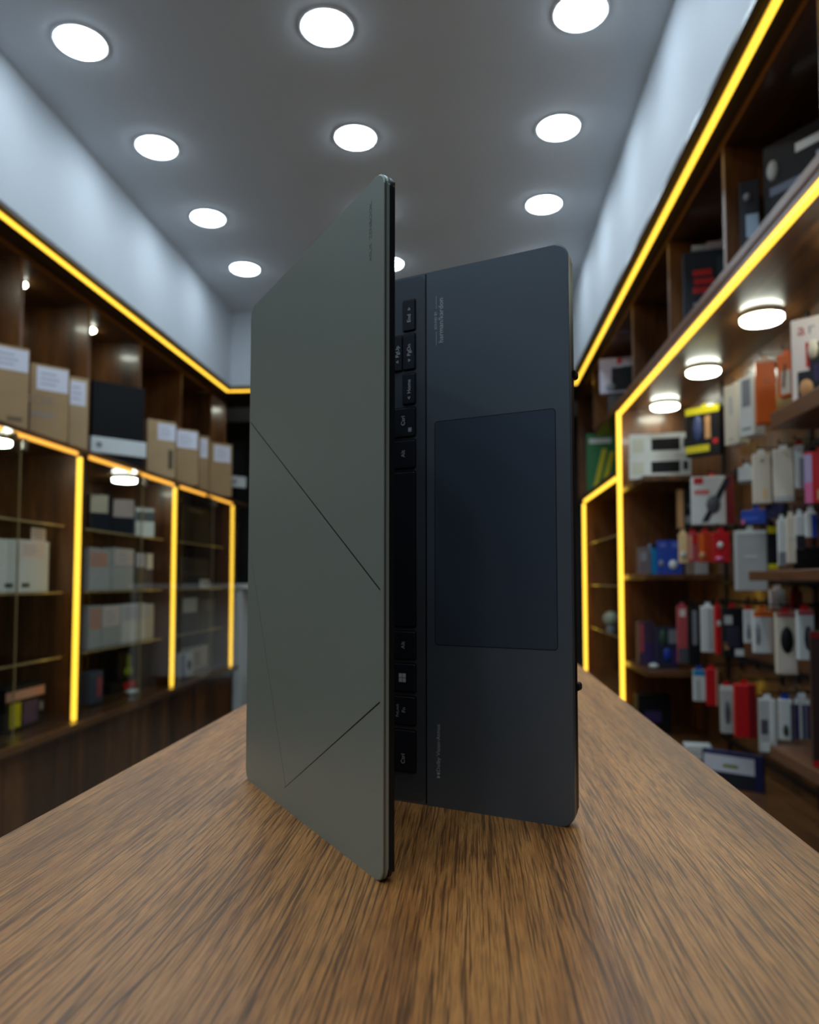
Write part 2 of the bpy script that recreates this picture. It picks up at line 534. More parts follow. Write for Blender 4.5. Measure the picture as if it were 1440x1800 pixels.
# ------------------------------------------------------------------ left: glass display cabinets
POSTS = (1.02, 2.035, 3.05, 4.08, 5.105)
BAYS = ('glass display cabinet nearest the shop entrance, ahead of the white laptop boxes',
        'glass display cabinet with two white dotted boxes on its middle shelf',
        'glass display cabinet with a row of four white boxes on its lower shelf',
        'glass display cabinet with dark boxes, next to the white desk')
for i in range(4):
    y0, y1 = POSTS[i] + 0.055, POSTS[i + 1] + 0.054
    bc = rootat('display_cabinet', BAYS[i], 'display cabinet', (-2.10, y0, 0.47), (XL_LOW, y1, LEDGE))
    box('back_panel', (-2.10, y0, 0.502), (-2.085, y1, 1.624), W_V, bc)
    box('bottom_ledge', (-2.10, y0, 0.47), (-1.612, y1, 0.50), W_H, bc, 0.002)
    box('top_panel', (-2.10, y0, 1.626), (XL_LOW + 0.004, y1 + (0.27 if i == 3 else 0), LEDGE), W_H, bc, 0.001)
    box('post', (-2.083, y1 - 0.038, 0.502), (XL_LOW, y1, 1.624), W_V, bc)
    if i == 0:
        box('post', (-2.083, y0, 0.502), (XL_LOW, y0 + 0.02, 1.624), W_V, bc)
    ym = (y0 + y1 - 0.05) / 2
    # amber strips: one down the post, two along the top
    v = box('led_strip', (XL_LOW - 0.012, y1 - 0.060, 0.503), (XL_LOW + 0.006, y1 - 0.040, 1.604), AMBER, bc, 0.003)
    for a, b in ((y0 + 0.03, ym - 0.045), (ym + 0.02, y1 - 0.07)):
        box('led_strip', (XL_LOW - 0.010, a, 1.609), (XL_LOW + 0.002, b, 1.625), AMBER_SIDE, bc, 0.003)
    # sliding panes, each with its polished edge and a clip at the head
    for (a, b, x) in ((y0 + 0.004, ym + 0.02, -1.628), (ym - 0.02, y1 - 0.004, -1.638)):
        g = box('glass_pane', (x - 0.0025, a, 0.506), (x + 0.0025, b, 1.597), GLASS, bc)
        if x > -1.63:
            under(box('pane_edge', (x - 0.0026, b, 0.506), (x + 0.0026, b + 0.003, 1.597), GLASS_EDGE), g)
    obj('pane_clip', cyl(bmesh.new(), (-1.645 - bc.location.x, ym - 0.012 - bc.location.y, 1.601 - bc.location.z), 0.012, 0.02, 'x', 16), ALU, bc)
    box('pane_lock', (-1.624, ym + 0.02, 1.555), (-1.610, ym + 0.042, 1.599), ALU, bc, 0.004)
    for z in (1.318, 1.038, 0.768):
        gs = box('glass_shelf', (-2.083, y0 + 0.003, z - 0.009), (-1.722, y1 - 0.041, z - 0.001), GLASS_SHELF, bc)
        under(box('shelf_edge', (-1.7218, y0 + 0.003, z - 0.009), (-1.7190, y1 - 0.041, z - 0.001), GLASS_EDGE), gs)
    bb = rootat('base_cabinet', ('walnut base cabinet below the glass case nearest the entrance', 'walnut base cabinet below the case with two white dotted boxes',
                'walnut base cabinet below the case with four white boxes', 'walnut base cabinet below the case beside the white desk')[i],
                'cabinet', (-2.10, y0, 0.0), (-1.66, y1, 0.468))
    box('body', (-2.10, y0, 0.081), (-1.681, y1 - 0.001, 0.468), W_V, bb)
    box('plinth', (-2.08, y0, 0.0), (-1.72, y1 - 0.001, 0.08), W_DARK, bb)
    for a, b in ((y0 + 0.002, (y0 + y1) / 2 - 0.0015), ((y0 + y1) / 2 + 0.0015, y1 - 0.003)):
        dd = box('cabinet_door', (-1.680, a, 0.085), (-1.662, b, 0.464), W_V, bb, 0.001)
puck('round light under the cabinet top over the two white dotted boxes', -1.80, 2.70, 1.625, None, 0.062, 0.03)
puck('round light under the cabinet top over the navy boxes', -1.80, 3.78, 1.625, None, 0.062, 0.03)

# ------------------------------------------------------------------ right: cubbies above, accessory niche below
lo, hi = (XR, 0.40, 1.935), (1.08, 3.865, SOF - 0.017)
ru = rootat('cubby_shelf_unit', 'walnut open cubbies above the accessory niche', 'shelf unit', lo, hi)
box('back_panel', (1.066, 0.40, 1.981), (1.08, 3.865, hi[2]), W_V, ru)
box('top_panel', (XR + 0.004, 0.40, hi[2] - 0.022), (1.065, 3.865, hi[2]), W_H, ru)
box('edge_band', (XR, 0.40, hi[2] - 0.022), (XR + 0.004, 3.865, hi[2]), W_EDGE, ru)
box('shelf', (XR + 0.004, 0.40, 1.935), (1.08, 3.865, 1.980), W_H, ru)
box('edge_band', (XR, 0.40, 1.955), (XR + 0.004, 3.865, 1.980), W_EDGE, ru)
for y in (0.411, 0.98, 1.585, 2.197, 2.812, 3.445):
    d = box('divider', (XR + 0.004, y - 0.011, 1.981), (1.065, y + 0.011, hi[2] - 0.023), W_V, ru)
    under(box('edge_band', (XR, y - 0.011, 1.981), (XR + 0.004, y + 0.011, hi[2] - 0.023), W_EDGE), d)

nl, nh = (XR, 0.40, 0.0), (1.08, 3.865, 1.934)
nc = rootat('accessory_niche', 'tall walnut niche with shelves and amber edge lights for hanging accessories', 'display niche', nl, nh)
box('back_panel', (1.06, 0.40, 0.382), (1.08, 3.865, 1.934), W_V, nc)
box('end_panel', (XR, 3.826, 0.382), (1.059, 3.865, 1.934), W_V, nc)
box('end_panel', (XR, 0.40, 0.382), (1.059, 0.42, 1.934), W_V, nc)
box('base', (0.745, 0.40, 0.0), (1.08, 3.865, 0.345), W_V, nc)
box('base_ledge', (0.72, 0.40, 0.346), (1.08, 3.865, 0.381), W_H, nc, 0.002)
box('led_strip', (XR - 0.002, 0.45, 1.905), (XR + 0.014, 3.79, 1.926), AMBER, nc, 0.003)
box('led_strip', (XR - 0.006, 3.799, 0.384), (XR + 0.012, 3.825, 1.926), AMBER, nc, 0.003)
for z in (1.541, 1.112, 0.695):
    box('shelf', (0.745, 3.345, z - 0.024), (1.059, 3.825, z - 0.001), W_H, nc, 0.001)
box('shelf', (0.845, 1.10, 1.508), (1.059, 2.20, 1.556), W_EDGE, nc, 0.002)
box('shelf', (0.845, 1.10, 1.082), (1.059, 2.40, 1.111), W_EDGE, nc, 0.002)
box('shelf', (0.79, 1.10, 0.612), (1.059, 2.12, 0.643), W_EDGE, nc, 0.002)
for n, y in enumerate((1.24, 1.85, 2.464, 3.08, 3.685)):
    puck('round light under the niche ceiling, %s from the upright amber strip' % ORD[4 - n], 0.928, y, 1.934, None, 0.066, 0.026)

# far right unit with glass case
fl_, fh_ = (XR, 3.875, 0.0), (1.08, 5.25, SOF - 0.017)
fu = rootat('tall_display_unit', 'walnut unit with a glass case beyond the accessory niche', 'display cabinet', fl_, fh_)
box('back_panel', (1.066, 3.875, 0.0), (1.08, 5.25, fh_[2]), W_V, fu)
box('base', (XR, 3.875, 0.0), (1.065, 5.25, 0.47), W_V, fu)
box('ledge', (XR - 0.02, 3.875, 0.471), (1.065, 5.25, 0.50), W_H, fu)
box('shelf', (XR, 3.875, 1.615), (1.065, 5.25, 1.645), W_H, fu)
box('shelf', (XR, 3.90, 1.950), (1.065, 4.55, 1.980), W_H, fu)
box('top_panel', (XR, 3.875, fh_[2] - 0.022), (1.065, 5.25, fh_[2]), W_H, fu)
for y, z in ((4.56, 1.981), (5.238, 1.646)):
    box('divider', (XR, y - 0.011, z), (1.065, y + 0.011, fh_[2] - 0.023), W_V, fu)
box('post', (XR, 5.035, 0.501), (1.065, 5.07, 1.614), W_V, fu)
box('led_strip', (XR - 0.006, 5.004, 0.502), (XR + 0.012, 5.032, 1.588), AMBER, fu, 0.003)
box('led_strip', (XR - 0.002, 3.90, 1.592), (XR + 0.012, 4.995, 1.612), AMBER, fu, 0.003)
for z in (1.33, 1.06, 0.79):
    gs = box('glass_shelf', (XR + 0.04, 3.88, z - 0.009), (1.06, 5.03, z - 0.001), GLASS_SHELF, fu)
    under(box('shelf_edge', (XR + 0.037, 3.88, z - 0.009), (XR + 0.0398, 5.03, z - 0.001), GLASS_EDGE), gs)

# white desk at the end of the shop
WD = mat('white_laminate', (214, 220, 222), 0.4)
dk = thing('desk', 'white laminate desk standing at the end of the aisle', 'desk', (-1.2, 5.6, 0))
box('desk_top', (-1.735, 5.36, 1.03), (-0.75, 5.85, 1.062), WD, dk, 0.002)
box('side_panel', (-1.725, 5.38, 0.0), (-1.665, 5.84, 1.029), WD, dk, 0.002)
box('side_panel', (-0.80, 5.38, 0.0), (-0.76, 5.84, 1.029), WD, dk, 0.002)
box('modesty_panel', (-1.664, 5.70, 0.35), (-0.801, 5.72, 1.029), WD, dk)

# the sales counter the laptop stands on
CT = EYE - 0.1292
ctr = thing('sales_counter', 'narrow sales counter with brown wood-grain top running down the aisle', 'counter', (-0.037, 0.5, 0))
box('worktop', (-0.239, -0.75, CT - 0.036), (0.165, 1.75, CT), W_COUNTER, ctr, 0.0012, 2)
box('body', (-0.215, -0.70, 0.10), (0.14, 1.70, CT - 0.037), W_V, ctr)
box('plinth', (-0.19, -0.66, 0.0), (0.115, 1.66, 0.099), W_DARK, ctr)

# ------------------------------------------------------------------ the laptop, standing half open on its side edge
LW = 0.314                                     # its width, now its height
B_FRONT = Vector((0.0528, 0.4089, CT))         # foot of the palm-rest front edge
B_DIR = Vector((0.91416, -0.40536, 0.0))       # along the base, hinge to front
B_NRM = Vector((-0.40536, -0.91416, 0.0))      # out of the keyboard face
L_FRONT = Vector((-0.0385, 0.3277, CT))
L_DIR = Vector((0.55191, -0.83391, 0.0))
L_NRM = Vector((-0.83391, -0.55191, 0.0))      # out of the lid's outer face
HINGE = Vector((-0.1489, 0.4945, CT))
lap = thing('laptop', 'dark grey-green laptop standing on edge, half open, on the wooden counter', 'laptop', HINGE)

def frame(origin, dr, nrm):
    """local (u along the half from its front edge, n out of the face, w up) -> laptop space"""
    M = Matrix.Identity(4)
    z = Vector((0, 0, 1))
    for r in range(3):
        M[r][0], M[r][1], M[r][2], M[r][3] = dr[r], nrm[r], z[r], (origin - HINGE)[r]
    return M
MB, ML = frame(B_FRONT, B_DIR, B_NRM), frame(L_FRONT, L_DIR, L_NRM)

def lpart(name, bm, m, F, parent=None, smooth=False):
    bmesh.ops.transform(bm, matrix=F, verts=bm.verts[:])
    return obj(name, bm, m, parent or lap, smooth)

def plate(u0, u1, w0, w1, n0, n1, r, bev=0.0, seg=3, corner=8):
    bm = slab(bmesh.new(), rounded(u0, u1, w0, w1, r, corner), n0, n1)
    if bev:
        es = [e for e in bm.edges if abs(e.verts[0].co.y - e.verts[1].co.y) < 1e-7]
        bmesh.ops.bevel(bm, geom=es, offset=bev, segments=seg, affect='EDGES', profile=0.5)
    return bm

def satin(name, rgb, metal, rough):
    m = mat(name, rgb, rough, metal)
    nt = m.node_tree
    N, K = nt.nodes.new, nt.links.new
    b = nt.nodes['Principled BSDF']
    tc = N('ShaderNodeTexCoord')
    n = N('ShaderNodeTexNoise')
    n.inputs['Scale'].default_value = 26
    n.inputs['Detail'].default_value = 5
    K(tc.outputs['Object'], n.inputs['Vector'])
    r = N('ShaderNodeMapRange')
    r.inputs['To Min'].default_value = rough - 0.04
    r.inputs['To Max'].default_value = rough + 0.05
    K(n.outputs['Fac'], r.inputs['Value'])
    K(r.outputs[0], b.inputs['Roughness'])
    g = N('ShaderNodeTexNoise')
    g.inputs['Scale'].default_value = 2600
    K(tc.outputs['Object'], g.inputs['Vector'])
    bp = N('ShaderNodeBump')
    bp.inputs['Strength'].default_value = 0.04
    bp.inputs['Distance'].default_value = 0.0002
    K(g.outputs['Fac'], bp.inputs['Height'])
    K(bp.outputs['Normal'], b.inputs['Normal'])
    return m
LIDM = satin('lid_coating', (168, 185, 179), 0.35, 0.42)
EDGEM = satin('lid_chamfer', (124, 134, 132), 0.7, 0.34)
BASEM = satin('base_coating', (116, 130, 144), 0.42, 0.40)
SIDEM = satin('base_side', (40, 45, 50), 0.5, 0.4)
KEYM = mat('key_plastic', (34, 40, 50), 0.48)
KEYWELL = satin('keyboard_deck', (100, 110, 122), 0.4, 0.40)
PADM = satin('touchpad_surface', (94, 111, 132), 0.42, 0.33)
GAPM = mat('dark_gap', (5, 6, 8), 0.6)
INK = mat('key_legend', (226, 234, 244), 0.6)
INKW = mat('logo_print', (240, 244, 250), 0.6)
INKD = mat('palm_print', (226, 232, 240), 0.5)
LIDINK = mat('lid_print', (120, 132, 127), 0.5)
GROOVE = mat('lid_groove', (30, 36, 34), 0.5, 0.4)
RUBBER = mat('rubber', (16, 16, 18), 0.8)
SCREEN = mat('screen_glass', (3, 3, 5), 0.12, 0, 0.0)
BEZEL = mat('screen_bezel', (9, 9, 11), 0.4)

# lid: outer cover, inner frame, glass
LL = 0.200
lid = lpart('lid', plate(-LL, 0.0, 0.0, LW, -0.0028, 0.0, 0.0065, 0.0006, 2), LIDM, ML)
lpart('lid_chamfer', plate(-LL - 0.0001, 0.00012, -0.0001, LW + 0.0001, -0.0012, -0.0005, 0.0066), EDGEM, ML, lid)
fr = lpart('lid_frame', plate(-LL + 0.0005, -0.0004, 0.0004, LW - 0.0004, -0.0056, -0.0029, 0.0064, 0.0008, 2), SIDEM, ML)
lpart('bezel', plate(-LL + 0.006, -0.003, 0.003, LW - 0.003, -0.0060, -0.0057, 0.004), BEZEL, ML, fr)
lpart('screen', plate(-LL + 0.016, -0.008, 0.006, LW - 0.006, -0.0063, -0.0061, 0.002), SCREEN, ML, fr)
lpart('rubber_seal', plate(-0.0027, -0.0012, 0.004, LW - 0.004, -0.0062, -0.0057, 0.0005), RUBBER, ML, fr)

def groove(a, b, wd0, wd1):
    """hair-line engraved in the cover, tapering from wd0 to wd1"""
    d = Vector((b[0] - a[0], b[1] - a[1])).normalized()
    p = Vector((-d.y, d.x))
    pts = [(a[0] + p.x * wd0, a[1] + p.y * wd0), (b[0] + p.x * wd1, b[1] + p.y * wd1), (b[0] - p.x * wd1, b[1] - p.y * wd1), (a[0] - p.x * wd0, a[1] - p.y * wd0)]
    lpart('engraved_line', slab(bmesh.new(), pts, -0.0003, 0.00004), GROOVE, ML, lid)
groove((-0.0030, 0.1255), (-0.1985, 0.2362), 0.00034, 0.00032)
groove((-0.0030, 0.0768), (-0.1248, 0.0114), 0.00034, 0.00014)
groove((-0.1225, 0.0124), (-0.1640, 0.0900), 0.00011, 0.00011)
groove((-0.1640, 0.0900), (-0.1950, 0.1480), 0.00010, 0.00007)
for w in (0.2885, 0.0325):
    lpart('hinge_bumper', plate(-LL - 0.0014, -LL + 0.002, w - 0.0012, w + 0.0012, -0.0042, -0.0010, 0.0006), RUBBER, ML)

def text_on(name, body, u, w, size, F, side, m, parent, thick=0.00004):
    """lettering reading upwards on a face; its top points to the hinge"""
    T = F @ Matrix(((0, -1, 0, u), (0, 0, 1, side), (1, 0, 0, w), (0, 0, 0, 1)))
    return text_mesh(name, body, size, m, parent, T, thick)
text_on('lettering', 'ASUS  ZENBOOK', -0.0136, 0.2907, 0.0037, ML, 0.00003, LIDINK, lid)

# base: deck, bottom tray, keyboard, palm rest seam, touchpad
BL = 0.2125
deck = lpart('base_deck', plate(-BL, 0.0, 0.0, LW, -0.0042, 0.0, 0.0075, 0.0006, 2), BASEM, MB)
lpart('deck_chamfer', plate(-BL, 0.00012, -0.0001, LW + 0.0001, -0.0012, -0.0005, 0.0076), EDGEM, MB, deck)
tray = lpart('base_tray', plate(-BL, -0.0006, 0.0006, LW - 0.0006, -0.0108, -0.0046, 0.0075, 0.0020, 3), SIDEM, MB)
lpart('base_joint', plate(-BL + 0.001, -0.0010, 0.0010, LW - 0.0010, -0.0047, -0.0041, 0.0070), GAPM, MB)
for w in (0.2436, 0.0722):
    lpart('rubber_foot', plate(-0.0040, 0.0006, w - 0.0022, w + 0.0022, -0.0155, -0.0095, 0.0012, 0.0005, 1), RUBBER, MB, tray)
lpart('hinge_barrel', cyl(bmesh.new(), (-BL - 0.0025, -0.0012, 0.012), 0.0042, LW - 0.024, 'z', 20), SIDEM, MB)
# keyboard zone, a step lower than the palm rest
lpart('keyboard_step', bx(bmesh.new(), -0.0876, -0.0866, -0.0004, 0.00005, 0.0008, LW - 0.0008), GAPM, MB, deck)
kd = lpart('keyboard_deck', plate(-0.205, -0.0878, 0.0012, LW - 0.0012, -0.0006, 0.00012, 0.004), KEYWELL, MB, deck)

KEYCACHE = {}
def key(u0, u1, w0, w1):
    """one key cap with a dark gap round it"""
    g = 0.00075
    lpart('key_gap', plate(u0 - g, u1 + g, w0 - g, w1 + g, -0.0002, 0.00016, 0.0012, 0, 1, 3), GAPM, MB, kd)
    return lpart('key', plate(u0, u1, w0, w1, 0.0001, 0.0011, 0.0009, 0.00025, 1, 3), KEYM, MB)
UA, UB = -0.1090, -0.0943                      # bottom row
UM = -0.1023
def legend(k, body, u, w, size, m=INK):
    text_on('key_legend', body, u, w, size, MB, 0.00114, m, k)
def tri(k, u, w, ang, s=0.0011):
    pts = []
    for q in range(3):
        a = math.radians(ang + 120 * q)
        pts.append((u + s * math.cos(a), w + s * math.sin(a)))
    bm = bmesh.new()
    ins = [(u + (p[0] - u) * 0.5, w + (p[1] - w) * 0.5) for p in pts]
    vo = [bm.verts.new((p[0], 0.00112, p[1])) for p in pts]
    vi = [bm.verts.new((p[0], 0.00112, p[1])) for p in ins]
    vo2 = [bm.verts.new((p[0], 0.00118, p[1])) for p in pts]
    vi2 = [bm.verts.new((p[0], 0.00118, p[1])) for p in ins]
    for a in range(3):
        b = (a + 1) % 3
        bm.faces.new((vo2[a], vo2[b], vi2[b], vi2[a])); bm.faces.new((vo[a], vo[b], vo2[b], vo2[a])); bm.faces.new((vi[b], vi[a], vi2[a], vi2[b]))
    lpart('key_legend', bm, INK, MB, k)
k = key(UM, UB, 0.2806, 0.2990); legend(k, 'End', -0.0980, 0.2880, 0.0034); tri(k, -0.0980, 0.2936, 90)
k = key(UM, UB, 0.2568, 0.2780); legend(k, 'PgDn', -0.0980, 0.2685, 0.0034); tri(k, -0.0980, 0.2622, 0)
k = key(UM - 0.0082, UM - 0.0008, 0.2568, 0.2780); legend(k, 'PgUp', -0.1060, 0.2685, 0.0034); tri(k, -0.1060, 0.2622, 180)
k = key(UM, UB, 0.2358, 0.2540); legend(k, 'Home', -0.0980, 0.2462, 0.0034); tri(k, -0.0980, 0.2394, 270)
k = key(UA, UB, 0.2162, 0.2332); legend(k, 'Ctrl', -0.1020, 0.2258, 0.0036)
bmq = bmesh.new()
for a in ((-0.0985, -0.0982, 0.2188, 0.2212), (-0.0967, -0.0964, 0.2188, 0.2212), (-0.0985, -0.0964, 0.2188, 0.2191), (-0.0985, -0.0964, 0.2209, 0.2212), (-0.0979, -0.0970, 0.2194, 0.2206)):
    bx(bmq, a[0], a[1], 0.00112, 0.00118, a[2], a[3])
lpart('key_legend', bmq, INK, MB, k)
k = key(UA, UB, 0.1972, 0.2136); legend(k, 'Alt', -0.1020, 0.2058, 0.0036)
k = key(UA, UB, 0.1026, 0.1944)
k = key(UA, UB, 0.0836, 0.0994); legend(k, 'Alt', -0.1020, 0.0915, 0.0036)
k = key(UA, UB, 0.0644, 0.0804)
for du in (0, 1):
    for dw in (0, 1):
        u, w = -0.1049 + du * 0.0025, 0.0698 + dw * 0.0027
        lpart('logo_square', bx(bmesh.new(), u, u + 0.0022, 0.00112, 0.00118, w, w + 0.0024), INKW, MB, k)
k = key(UA, UB, 0.0452, 0.0612); legend(k, 'FnLock', -0.1058, 0.0530, 0.0026); legend(k, 'Fn', -0.1015, 0.0536, 0.0034)
k = key(UA, UB, 0.0180, 0.0416); legend(k, 'Ctrl', -0.1020, 0.0252, 0.0036)
# the rows behind the lid
ROWK = ((0.0180, 0.0480, [0.0167] * 10 + [0.0420], 0.0176), (0.0180, 0.0420, [0.0167] * 11 + [0.0350], 0.0352), (0.0180, 0.0330, [0.0167] * 13 + [0.0230], 0.0528),
        (0.0180, 0.0167, [0.0167] * 12 + [0.0330], 0.0704))
for w0, first, rest, du in ROWK:
    w = w0
    for wd in [first] + rest:
        if w + wd > 0.3000:
            wd = 0.2995 - w
        if wd < 0.006:
            break
        key(UA - du, UB - du - 0.0002, w, w + wd - 0.0029)
        w += wd + 0.0021
w = 0.0180
for q in range(14):
    key(-0.1905, -0.1818, w, w + 0.0171); w += 0.0201

# touchpad with its hairline gap, palm-rest prints
lpart('touchpad_gap', plate(-0.0815, -0.0078, 0.0922, 0.2234, -0.0003, 0.00003, 0.0022), GAPM, MB, deck)
lpart('touchpad', plate(-0.0811, -0.0082, 0.0926, 0.2230, -0.0002, 0.00007, 0.0018), PADM, MB, deck)
text_on('palm_rest_print', 'harman/kardon', -0.0770, 0.2835, 0.0044, MB, 0.00002, INKD, deck)
text_on('palm_rest_print', 'SOUND BY', -0.0805, 0.2840, 0.0022, MB, 0.00002, INKD, deck)
for w0, w1 in ((0.2690, 0.2770), (0.2910, 0.2988)):
    lpart('palm_rest_print', bx(bmesh.new(), -0.0803, -0.0801, -0.0001, 0.00004, w0, w1), INKD, MB, deck)
text_on('palm_rest_print', 'Dolby Vision\u00b7Atmos', -0.0793, 0.0335, 0.0033, MB, 0.00002, INKD, deck)
bmq = bmesh.new()
for w0, sgn in ((0.0164, 1), (0.0196, -1)):
    pts = [(-0.0803, w0), (-0.0783, w0), (-0.0783, w0 + 0.0004 * sgn), (-0.0787, w0 + 0.0012 * sgn), (-0.0793, w0 + 0.0014 * sgn), (-0.0799, w0 + 0.0012 * sgn), (-0.0803, w0 + 0.0004 * sgn)]
    slab(bmq, pts, -0.0001, 0.00004)
lpart('palm_rest_print', bmq, INKD, MB, deck)

# ------------------------------------------------------------------ goods: position of the foot of each front face (m), width, height, turn (degrees)
ITEM = {
    'c1':(-1.698,2.626,1.647,0.132,0.304,48), 'c2':(-1.693,2.884,1.647,0.147,0.302,48), 'c3':(-1.715,3.151,1.647,0.080,0.327,48),
    'wh':(-1.709,3.526,1.647,0.273,0.126,48), 'bk':(-1.716,3.509,1.773,0.250,0.270,48), 'c4':(-1.688,3.976,1.647,0.163,0.312,48),
    'c5':(-1.665,4.294,1.647,0.140,0.326,48), 'c6':(-1.718,4.717,1.647,0.072,0.370,48), 'c7':(-1.657,4.868,1.647,0.164,0.351,48),
    'wh2':(-1.663,5.288,1.647,0.111,0.187,48), 'bk2':(-1.657,5.236,1.827,0.128,0.258,48), 'w1':(-1.760,2.705,1.038,0.186,0.201,90),
    'w2':(-1.760,2.920,1.038,0.207,0.206,90), 'n1':(-1.755,3.440,1.318,0.100,0.173,45), 'n2':(-1.751,3.669,1.318,0.111,0.176,45),
    'g1':(-1.753,3.930,1.318,0.105,0.162,45), 'w3':(-1.760,3.464,1.038,0.210,0.199,90), 'w4':(-1.760,3.700,1.038,0.238,0.209,90),
    'g2':(-1.760,3.909,1.038,0.139,0.197,90), 'g3':(-1.760,4.080,1.038,0.189,0.203,90), 'w5':(-1.760,3.426,0.768,0.118,0.197,90),
    'w6':(-1.760,3.590,0.768,0.188,0.195,90), 'w7':(-1.760,3.833,0.768,0.274,0.195,90), 'w8':(-1.760,4.051,0.768,0.149,0.189,90),
    'b1':(-1.760,3.449,0.508,0.130,0.148,90), 'b2':(-1.840,3.940,0.554,0.222,0.148,90), 'b3':(-1.840,3.959,0.508,0.339,0.052,90),
    'k1':(-1.760,2.890,0.508,0.270,0.164,90), 'd1':(-1.750,4.721,1.038,0.533,0.204,90), 'd2':(-1.760,4.636,0.768,0.290,0.215,90),
    'd3':(-1.760,4.985,0.768,0.367,0.201,90), 'd4':(-1.760,4.980,0.508,0.475,0.133,90), 'd5':(-1.720,4.523,0.508,0.206,0.138,90),
    'v1':(-1.690,4.808,1.038,0.313,0.078,90), 'd6':(-1.760,4.737,1.318,0.506,0.297,90), 'u1':(0.851,2.068,1.982,0.178,0.299,-55),
    'u2':(0.823,2.212,1.982,0.049,0.241,-20), 'u3':(0.876,2.910,1.982,0.156,0.356,-12), 'u4':(0.822,4.112,2.100,0.310,0.192,-14),
    'u5':(0.769,4.118,1.982,0.178,0.115,-14), 'gr':(0.850,5.085,1.647,0.173,0.456,-8), 'kb1':(0.835,3.522,1.541,0.265,0.084,-12),
    'kb2':(0.837,3.522,1.625,0.265,0.125,-12), 'y1':(0.985,3.235,1.582,0.156,0.225,-45), 's1':(0.895,2.670,1.551,0.062,0.208,-62),
    's2':(0.894,2.524,1.553,0.060,0.193,-62), 'o1':(0.907,2.391,1.568,0.056,0.198,-15), 'o2':(0.892,2.218,1.608,0.043,0.123,-55),
    'a1':(0.907,2.048,1.558,0.122,0.224,-40), 'p1':(0.950,3.522,1.314,0.101,0.181,-8), 'p2':(0.968,3.096,1.283,0.160,0.212,-12),
    'p3':(0.951,2.704,1.422,0.050,0.056,-30), 'p4':(0.895,2.406,1.321,0.051,0.155,-15), 'p5':(0.905,2.272,1.313,0.055,0.153,-25),
    'p6':(0.911,2.177,1.340,0.024,0.120,-25), 'p7':(0.889,2.005,1.282,0.072,0.132,-35), 'e1':(0.960,2.669,1.277,0.084,0.047,-45),
    'e2':(0.949,2.456,1.274,0.055,0.043,-45), 'm1':(0.754,3.500,1.112,0.048,0.123,0), 'm2':(0.804,3.520,1.112,0.033,0.141,0),
    'm3':(0.878,3.451,1.112,0.106,0.151,-10), 'm4':(0.993,3.436,1.112,0.089,0.061,-5), 'h1':(0.877,3.228,1.156,0.034,0.123,-5),
    'h2':(0.877,3.087,1.157,0.034,0.117,-5), 'h3':(0.884,2.950,1.153,0.047,0.112,-5), 'h4':(0.899,2.813,1.148,0.058,0.111,-5),
    'h5':(0.905,2.535,1.050,0.091,0.196,-8), 'h6':(0.944,2.466,1.119,0.028,0.134,-10), 'h7':(0.880,2.227,1.124,0.021,0.131,-10),
    'h8':(0.881,2.168,1.130,0.022,0.129,-10), 'h9':(0.901,2.157,1.169,0.023,0.094,-10), 'h10':(0.902,2.091,1.197,0.025,0.068,-10),
    'j1':(1.003,2.282,1.112,0.113,0.068,-20), 't1':(0.941,2.355,1.012,0.042,0.061,-10), 't2':(0.934,2.240,1.019,0.029,0.055,-10),
    'f1':(0.880,3.273,0.739,0.040,0.236,0), 'f2':(0.892,3.142,0.742,0.045,0.233,0), 'f3':(0.894,2.969,0.812,0.049,0.173,-8),
    'f4':(0.868,2.765,0.823,0.016,0.169,0), 'f5':(0.893,2.689,0.822,0.066,0.168,-5), 'f6':(0.904,2.576,0.878,0.029,0.108,-15),
    'f7':(0.887,2.403,0.861,0.055,0.129,-8), 'f8':(0.886,2.230,0.818,0.053,0.172,-10), 'f9':(0.889,2.110,0.870,0.039,0.131,-10),
    'x1':(0.796,3.550,0.670,0.071,0.233,0), 'x2':(0.864,3.480,0.670,0.089,0.212,0), 'x3':(0.717,3.500,0.670,0.033,0.103,0),
    'z1':(0.882,3.060,0.614,0.044,0.120,-10), 'z2':(0.879,2.894,0.623,0.039,0.134,-10), 'z3':(0.859,2.667,0.567,0.039,0.158,-10),
    'z4':(0.872,2.530,0.580,0.064,0.168,-10), 'z5':(0.863,2.322,0.579,0.047,0.154,-15), 'z6':(0.897,2.282,0.624,0.037,0.115,-20),
    'z7':(0.898,2.172,0.650,0.037,0.109,-20), 'rc':(0.835,1.868,0.645,0.074,0.316,-20), 'bb':(0.784,3.600,0.382,0.149,0.173,0),
    'wb':(0.904,3.124,0.382,0.089,0.034,-10), 'bl':(0.906,2.677,0.382,0.161,0.084,-35), 'fo':(0.842,4.790,0.790,0.083,0.114,0),
}
WHT = mat('carton_white', (212, 216, 214), 0.45)
WRM = mat('carton_warm_white', (214, 204, 186), 0.45)
KRAFT = mat('kraft_board', (166, 136, 96), 0.7, noise=0.06, nscale=12)
KRAFT2 = mat('kraft_board_light', (176, 148, 108), 0.7, noise=0.06, nscale=12)
PAPER = mat('paper_label', (220, 222, 236), 0.6)
PINKP = mat('pinkish_label', (222, 204, 196), 0.6)
GREYP = mat('label_print', (150, 152, 168), 0.6)
NAVY = mat('navy_board', (22, 30, 46), 0.6, 0, 0, 0.25)
CHAR = mat('charcoal_board', (36, 38, 46), 0.6, 0, 0, 0.25)
SLATE = mat('slate_board', (74, 78, 86), 0.45)
BLK = mat('black_board', (17, 18, 22), 0.6, 0, 0, 0.25)
RED = mat('red_print', (190, 16, 24), 0.4)
DRED = mat('dark_red_print', (120, 10, 18), 0.4)
ORG = mat('orange_print', (226, 104, 10), 0.4)
YEL = mat('yellow_print', (206, 192, 16), 0.4)
